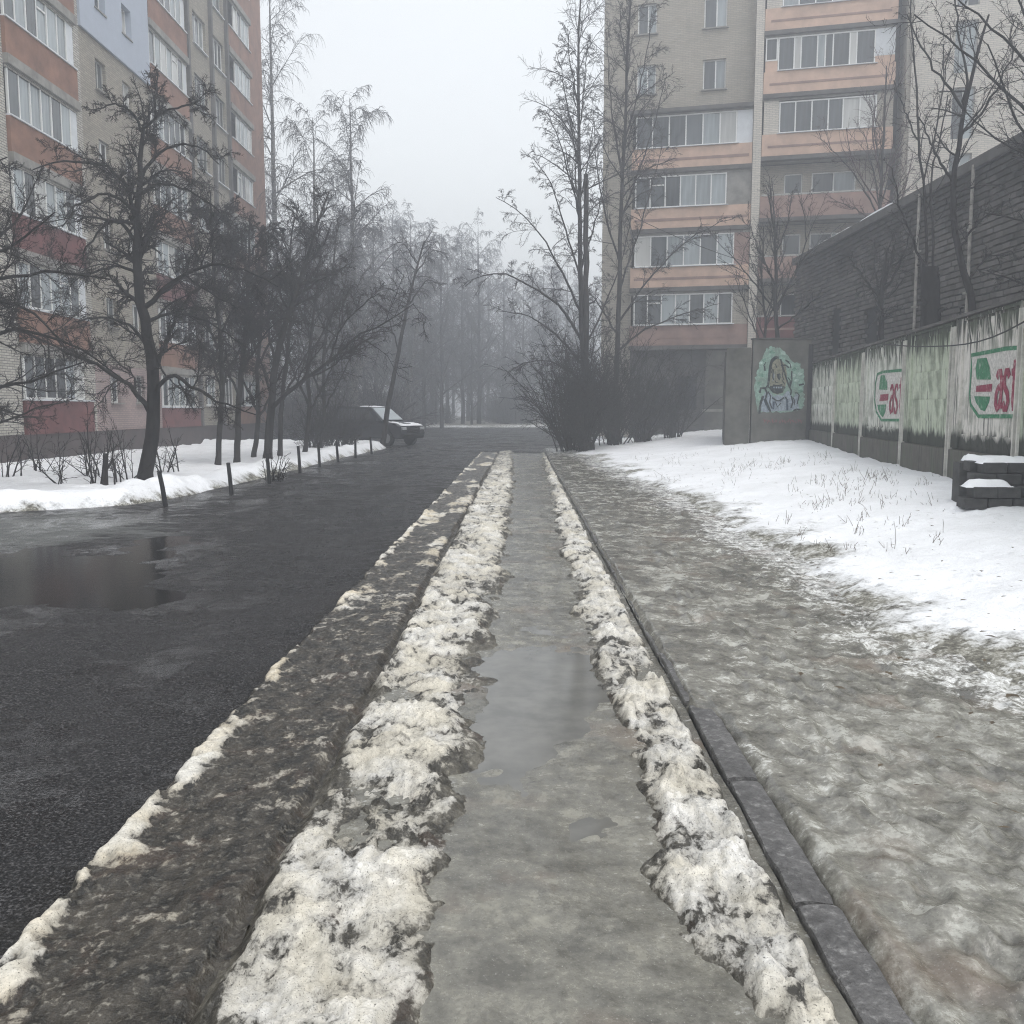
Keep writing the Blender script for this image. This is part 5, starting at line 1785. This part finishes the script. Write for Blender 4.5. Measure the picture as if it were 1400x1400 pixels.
hero('bent_tree', 'bent black tree crossing the shed wall between its two downpipes', 'tree', (1336, 600), 19.6,
     [(1340, 610), (1336, 445), (1322, 385), (1306, 330), (1301, 275), (1304, 235), (1312, 190), (1318, 150), (1334, 80), (1352, 20)], .10, .02, [
         ([(1318, 150), (1290, 110), (1262, 70), (1240, 20)], .8, .03), ([(1312, 190), (1345, 150), (1370, 110), (1390, 60)], -.5, .03), ([(1303, 250), (1275, 200), (1256, 160)], .4, .03),
         ([(1310, 340), (1340, 300), (1372, 280)], -.4, .03), ([(1316, 165), (1322, 100), (1310, 40), (1306, -20)], .3, .03), ([(1322, 385), (1350, 350), (1385, 345)], .3, .025)],
     [dict(k=(9, 10), L=.34, t0=.15, ang=(42, 14), rr=.45, rmin=.008, n=6, wob=.14, g0=.04, g1=0, s=4),
      dict(k=6, L=.45, t0=.1, ang=(42, 15), rr=.6, rmin=.005, n=5, wob=.16),
      dict(k=4, L=.5, t0=.1, ang=(42, 15), rr=.75, rmin=.0036, n=2, wob=.14)], 224)
hero('bent_tree', 'bushy black tree before the dark doorways of the shed wall', 'tree', (1204, 560), 26.5,
     [(1205, 565), (1206, 470), (1204, 420), (1206, 390), (1214, 340)], .12, .03, [
         ([(1205, 410), (1180, 380), (1160, 350)], .4, .04), ([(1206, 400), (1232, 360), (1244, 320)], -.4, .04), ([(1205, 420), (1196, 370), (1196, 330)], .5, .035), ([(1206, 395), (1220, 350), (1226, 310)], .5, .03)],
     [dict(k=(9, 10), L=.42, t0=.15, ang=(48, 15), rr=.45, rmin=.009, n=6, wob=.18, g0=.04, g1=-.05, s=4),
      dict(k=7, L=.45, t0=.1, ang=(46, 16), rr=.6, rmin=.006, n=5, wob=.18),
      dict(k=5, L=.5, t0=.1, ang=(44, 16), rr=.75, rmin=.004, n=2, wob=.16)], 225)
hero('spreading_tree', 'large tree beyond the right edge whose branches sweep over the shed roof', 'tree', (1500, 640), 17.0,
     [(1500, 650), (1498, 480), (1492, 330), (1480, 200), (1470, 80), (1460, -60)], .2, .04, [
         ([(1488, 280), (1440, 200), (1395, 140), (1340, 90), (1285, 45), (1250, 20)], .8, .04), ([(1484, 240), (1430, 130), (1385, 60), (1335, 20), (1300, -10)], -.6, .04),
         ([(1480, 200), (1430, 100), (1400, 20), (1380, -50)], .6, .04), ([(1492, 330), (1450, 250), (1410, 215), (1360, 190), (1318, 150)], 1.2, .035),
         ([(1494, 380), (1450, 330), (1400, 300), (1345, 290)], .6, .035), ([(1476, 150), (1430, 40), (1400, -20)], -1.0, .035), ([(1490, 300), (1440, 260), (1395, 180), (1370, 110), (1350, 60)], -.8, .035),
         ([(1496, 430), (1450, 410), (1400, 390), (1350, 370)], .9, .03)],
     [dict(k=(9, 8), L=.30, t0=.2, ang=(40, 13), rr=.45, rmin=.009, n=7, wob=.13, g0=.04, g1=-.02, s=4),
      dict(k=6, L=.45, t0=.12, ang=(42, 14), rr=.6, rmin=.0055, n=5, wob=.15),
      dict(k=4, L=.5, t0=.1, ang=(42, 14), rr=.75, rmin=.0036, n=2, wob=.14)], 226)

# misty trees round the road end: three grown once, then copied
far = [birch('far_tree', None, (0, -300, 0), 17.5, .2, 230 + i, 'bark_mid', 'twig_grey', rm=.010, droop=(.36, .26, .32)[i], k1=(38, 34, 40)[i], k2=10, k3=8, spread=(.30, .27, .28)[i], wide=(46, 40, 52)[i], crook=.16) for i in range(3)]
R3 = random.Random(11)
spots = []
for (px, Y, sc_) in [(604, 84, .98), (632, 95, 1.05), (655, 92, 1.1), (688, 101, .95), (668, 118, 1.15), (716, 104, .95), (742, 97, .9), (580, 78, .88), (540, 82, 1.0), (515, 76, 1.0),
                     (700, 122, 1.1), (640, 112, 1.2), (612, 104, 1.15), (590, 96, 1.15), (565, 100, 1.2), (728, 124, 1.1), (760, 112, 1.0), (775, 96, .95), (545, 108, 1.25), (470, 70, .95), (500, 92, 1.1), (455, 84, 1.1), (420, 66, .8),
                     (620, 128, 1.2), (660, 132, 1.2), (690, 134, 1.15), (745, 130, 1.1), (790, 118, 1.0), (570, 122, 1.25), (520, 118, 1.3), (810, 105, .9), (480, 104, 1.2), (440, 98, 1.2), (645, 90, .7), (705, 91, .6), (596, 90, .7), (560, 88, .7)]:
    spots.append((px, Y, sc_))
for i, (px, Y, sc_) in enumerate(spots):
    x_ = at(px, 575, Y)[0]
    src = far[i % 3]
    loc, rz = (x_, Y, .05), R3.uniform(0, 6.28)
    r_ = copy_tree(src, loc, rz, sc_ * R3.uniform(.94, 1.06))
    tag(r_, 'bare misty tree in the crowd of trees around the far end of the road', 'tree', 'misty trees around the road end')
for f in far:
    for ch in list(f.children):
        bpy.data.objects.remove(ch)
    bpy.data.objects.remove(f)
# misty undergrowth along the far kerb, copies of one bush
ub = bush('undergrowth_bush', None, (0, -300, 0), 34, 3.6, .5, 310, 'twig_grey', (6, 4), .016, r=.03)
for i in range(62):
    Y = R3.uniform(91, 116) if i < 40 else R3.uniform(50, 72)
    px = R3.uniform(500, 800) if i < 40 else R3.uniform(375, 545)
    r_ = copy_tree(ub, (at(px, 575, Y)[0], Y, .05), R3.uniform(0, 6.28), R3.uniform(.7, 1.25))
    tag(r_, 'low misty bush in the undergrowth beyond the far kerb' if i < 40 else 'low bush in the misty thicket behind the parked car', 'bush', 'misty bushes beyond the far kerb' if i < 40 else 'bushes behind the parked car')
for ch in list(ub.children):
    bpy.data.objects.remove(ch)
bpy.data.objects.remove(ub)

#SHRUBS
for i, (px, py, H, nst, lb) in enumerate([
        (8, 648, 1.3, 8, 'small bare shrub at the left edge of the verge'), (45, 642, 1.7, 4, 'thin bare sapling clump near the left edge under the red panel'),
        (82, 655, 1.2, 5, 'low bent sticks poking from the snow left of the stumps'), (122, 645, 1.6, 9, 'twiggy shrub between the bent sticks and the stump'),
        (148, 656, 1.2, 8, 'dark shrub with cut stems just left of the crooked tree'), (170, 652, 1.5, 8, 'slanting shrub stems beside the crooked trunk'),
        (228, 640, 1.3, 8, 'small shrub just right of the crooked trunk'), (373, 645, .9, 10, 'tuft of thin twigs at the third low post'), (62, 640, 1.8, 3, 'pair of upright saplings before the dark plinth')]):
    w_ = atz(px, py, .12)
    bush('shrub', lb, (w_[0], w_[1], vz(w_[0], w_[1])), nst, H, .42, 330 + i, 'twig', (5, 3), .005, r=.02, n1=7, group='shrubs on the left verge')
st = empty('tree_stump', (atz(143, 658, .12)[0], atz(143, 658, .12)[1], .08))
tag(st, 'short dark cut stump standing upright in the snow left of the crooked tree', 'stump')
MB().tube([(0, 0, -.1), (.02, 0, .25), (.05, .01, .62)], [.075, .06, .055], 8).build('stump', M['bark'], st)
MB().tube([(.02, 0, .25), (.16, -.02, .42), (.2, -.02, .5)], [.03, .025, .02], 6).build('branch_stub', M['bark'], st)

for i, (px, Y, H, lb) in enumerate([(452, 39.5, 2.3, 'dense dark shrub hiding the rear of the parked car'), (476, 40.4, 2.0, 'dark shrub in front of the parked car door'), (430, 38.2, 2.0, 'dark twiggy shrub left of the shrubs by the parked car')]):
    x_ = at(px, 600, Y)[0]
    bush('shrub', lb, (x_, Y, vz(x_, Y)), 34, H, .42, 350 + i, 'twig', (7, 5), .008, r=.024, n1=8, group='shrubs by the parked car')

# low posts along the verge
lbs = ['leaning', 'second', 'third', 'fourth', 'fifth', 'sixth', 'seventh', 'eighth']
for i, (bx, by, ty) in enumerate([(226, 678, 645), (316, 663, 634), (368, 650, 621), (410, 637, 611), (437, 630, 608), (462, 624, 604), (486, 619, 601), (508, 614, 598)]):
    w_ = atz(bx, by, .10)
    pz = empty('low_post', (w_[0], w_[1], .0))
    h_ = max(.4, (by - ty) / FPX * w_[1] + .1)
    tag(pz, ['short black post leaning left, nearest of the row on the snow bank', 'second short black post from the nearest, upright in the snow bank', 'third short black post, beside a tuft of twigs',
             'fourth short black post along the snow bank', 'fifth short black post, before the bent low trunk', 'sixth short black post along the snow bank by the parked car',
             'seventh short black post below the parked car', 'last short black post of the row, before the leaning thin tree'][i], 'post', 'low posts along the verge')
    tl_ = -.09 if i == 0 else random.uniform(-.05, .03)
    MB().tube([(0, 0, -.1), (tl_ * .5, 0, h_ * .5), (tl_, 0, h_)], [.045, .042, .04], 8).build('shaft', M['black_metal'], pz)
    MB().tube([(tl_, 0, h_ + .001), (tl_, 0, h_ + .025)], [.047, .03], 8).build('cap', M['black_metal'], pz)

# dead stalks in the lawn
rng = np.random.default_rng(55)
CX = np.concatenate([rng.uniform(860, 1290, 95), rng.normal(1190, 40, 40), rng.normal(1010, 20, 14), rng.normal(960, 60, 26)])
CY = np.concatenate([rng.uniform(606, 735, 95), rng.normal(662, 16, 40), rng.normal(607, 4, 14), rng.normal(640, 12, 26)])
rep_ = rng.integers(1, 13, len(CX))
PX = np.repeat(CX, rep_) + rng.normal(0, 7, rep_.sum())
PY = np.repeat(CY, rep_) + rng.normal(0, 1.6, rep_.sum())
pts = []
for a_, b_ in zip(PX, PY):
    w_ = atz(a_, b_, .35)
    if w_[1] < 30 and w_[0] > xe(w_[1]) + .5 and w_[0] < .1528 * w_[1] + 4.5 and w_[1] > 6:
        pts.append((w_[0], w_[1]))
pts = np.array(pts)
N = len(pts)
z0 = lawn_z(pts[:, 0], pts[:, 1])
n = 4
d = np.stack([rng.normal(0, .35, N), rng.normal(0, .35, N), np.ones(N)], 1)
d /= np.linalg.norm(d, axis=1, keepdims=True)
L = rng.gamma(2.0, .032, N) + .025
P_ = np.empty((N, n, 3))
P_[:, 0] = np.stack([pts[:, 0], pts[:, 1], z0 - .03], 1)
for i in range(1, n):
    d = d + rng.normal(0, .16, d.shape)
    d /= np.linalg.norm(d, axis=1, keepdims=True)
    P_[:, i] = P_[:, i - 1] + d * (L / (n - 1))[:, None]
Wg = Wood()
Wg.add(P_, np.tile(np.linspace(.0034, .002, n), (N, 1)), 3)
o = obj('dead_grass', mesh_np('dead_grass', np.concatenate(Wg.v), np.concatenate(Wg.f), M['dead_grass']))
tag(o, 'thin dry weed stalks sticking out of the snow lawn', 'weeds', None, 'stuff')

# twigs and leaf scraps lying on the snow and ice
rng = np.random.default_rng(77)
ly = 3.2 * (30 / 3.2) ** rng.random(620)
lx = xe(ly) + rng.normal(.5, 1.3, 620)
ok = (lx > 1.5) & (lx < .15 * ly + 4.3)
lx, ly = lx[ok], ly[ok]
lz = np.where(lx > xe(ly) + .4, lawn_z(lx, ly) + .035, .075)
n = len(lx)
aa, ll = rng.uniform(0, 6.28, n), rng.uniform(.012, .045, n)
ww = ll * rng.uniform(.12, .6, n)
ca, sa = np.cos(aa), np.sin(aa)
q_ = np.empty((n, 4, 3))
for j, (u_, v_, h_) in enumerate(((-1, 0, 0), (0, -1, .25), (1, 0, .1), (0, 1, .3))):
    q_[:, j] = np.stack([lx + u_ * ll * ca - v_ * ww * sa, ly + u_ * ll * sa + v_ * ww * ca, lz + h_ * ww + .004], 1)
o = obj('leaf_litter', mesh_np('leaf_litter', q_.reshape(-1, 3), np.arange(n * 4).reshape(n, 4), M['dead_grass']))
tag(o, 'scraps of dead leaf and twig scattered over the snow edge', 'leaf litter', None, 'stuff')

# ---- parked car beside the leaning tree
car = empty('parked_car', (at(514, 605, 43.9)[0], 43.9, ROADZ), math.radians(-30))
tag(car, 'dark parked car with snow on its roof and bonnet beyond the verge', 'car')
prof = [(-2.1, .32), (-2.16, .62), (-2.1, .98), (-1.2, 1.04), (.75, 1.03), (1.75, .93), (2.08, .80), (2.14, .52), (2.08, .30)]
m = MB().prism([(x, -.86, z) for x, z in prof], [(x, .86, z) for x, z in prof])
m.build('body', M['car_paint'], car, .10)
cab0 = [(-1.95, 1.02), (1.0, 1.02), (.25, 1.60), (-1.7, 1.62)]
cb = MB().prism([(x, -.80 + (.14 if z > 1.3 else 0), z) for x, z in cab0], [(x, .80 - (.14 if z > 1.3 else 0), z) for x, z in cab0]).build('cabin', M['car_paint'], car, .04)
for s_ in (-1, 1):
    for (xa, xb, xc, xd) in ((-1.55, -.62, -.62, -1.5), (-.52, .60, .12, -.52)):
        a_ = [(xa, s_ * .812, 1.08), (xb, s_ * .812, 1.08), (xc, s_ * .70, 1.52), (xd, s_ * .70, 1.52)]
        MB().prism(a_, [(x, y - s_ * .03, z) for x, y, z in a_]).build('side_window', M['glass'], cb)
    m = MB()
    m.box(.62, .80, s_ * .88 - .05, s_ * .88 + .05, 1.02, 1.14)
    m.build('mirror', M['car_paint'], car, .02)
    hl = MB().box(1.98, 2.13, s_ * .66 - .15, s_ * .66 + .15, .66, .78).build('headlight', M['lamp_glass'], car, .02)
a_ = [(.98, -.70, 1.07), (.98, .70, 1.07), (.30, .60, 1.56), (.30, -.60, 1.56)]
MB().prism([(x + .03, y, z) for x, y, z in a_], [(x + .0, y, z - .02) for x, y, z in a_]).build('windscreen', M['glass_curtain_sky'], cb)
MB().box(2.10, 2.17, -.72, .72, .38, .50).build('bumper', M['rubber'], car, .02)
MB().box(2.115, 2.15, -.32, .32, .60, .74).build('grille', M['black_metal'], car)
for x_ in (-1.32, 1.32):
    for s_ in (-1, 1):
        whl = MB().tube([(x_, s_ * .74, .32), (x_, s_ * .90, .32)], .33, 20).build('wheel', M['rubber'], car)
        MB().tube([(x_, s_ * .88, .32), (x_, s_ * .912, .32)], .20, 14).build('rim', M['rim'], whl)
snow_pad('roof_snow', -.5, .2, -.55, .56, 1.61, .035, 120, car, 1.0)
car.scale = (1.06, 1.06, 1.14)
sp = snow_pad('bonnet_snow', 1.02, 2.0, -.74, .7, .985, .05, 122, car, 1.0)
sp.rotation_euler = (0, math.radians(7), 0)
sp.location = (0, 0, .11)

# ---- small street things
for i, (px, Y, hh, lb) in enumerate([(757, 83, 3.4, 'thin pale pole at the right end of the far kerb, the left of two'), (768, 80, 3.6, 'thin dark pole at the right end of the far kerb, the right of two')]):
    b_ = at(px, 585, Y)
    r_ = empty('street_pole', (b_[0], Y, -.1))
    tag(r_, lb, 'pole', 'thin poles by the far kerb')
    MB().tube([(0, 0, 0), (0, 0, hh * .5), (.02, 0, hh)], [.07, .06, .05], 8).build('shaft', M['pipe' if i == 0 else 'black_metal'], r_)
    MB().box(-.12, .12, -.12, .12, 0, .12).build('base', M['concrete_mid'], r_, .01)
# overhead cable from the dead trunk to the shed corner
c0, c1 = at(801, 262, 33.6), np.array((11.0, 37.3, 6.9))
pts = [c0 + (c1 - c0) * t_ - np.array((0, 0, .35 * 4 * t_ * (1 - t_))) for t_ in np.linspace(0, 1, 16)]
m = MB().tube(pts, .012, 5)
tag(m.build('overhead_cable', M['wire']), 'thin black cable strung from the dead trunk to the far end of the shed', 'cable')
# loose twig hanging along the fence top at the right
c0, c1 = np.array(at(1400, 440, 11.9)), np.array(at(1180, 480, 20.5))
cpts = [at(px, py, Y - .35) for px, py, Y in ((1420, 428, 11.4), (1375, 455, 12.6), (1340, 468, 13.6), (1308, 473, 14.5), (1250, 474, 17.0), (1200, 470, 19.8))]
tag(MB().tube(smooth_line(cpts, 16), .011, 5).build('loose_cable', M['wire']), 'loose dark cable hanging across the upper part of the painted fence', 'cable')

# ------------------------------------------------------------------ mist
mv = bpy.data.materials.new('mist')
mv.use_nodes = True
t_ = mv.node_tree
t_.nodes.clear()
vol = t_.nodes.new('ShaderNodeVolumePrincipled')
vol.inputs['Color'].default_value = (.76, .79, .84, 1)
vol.inputs['Density'].default_value = 0.0078
vol.inputs['Anisotropy'].default_value = 0.45
t_.links.new(vol.outputs[0], t_.nodes.new('ShaderNodeOutputMaterial').inputs['Volume'])
mv.cycles.volume_sampling = 'DISTANCE'
hz_ = MB().box(-215, 215, -65, 305, -1.8, 31.5).build('haze', mv)
hz_['kind'] = 'stuff'
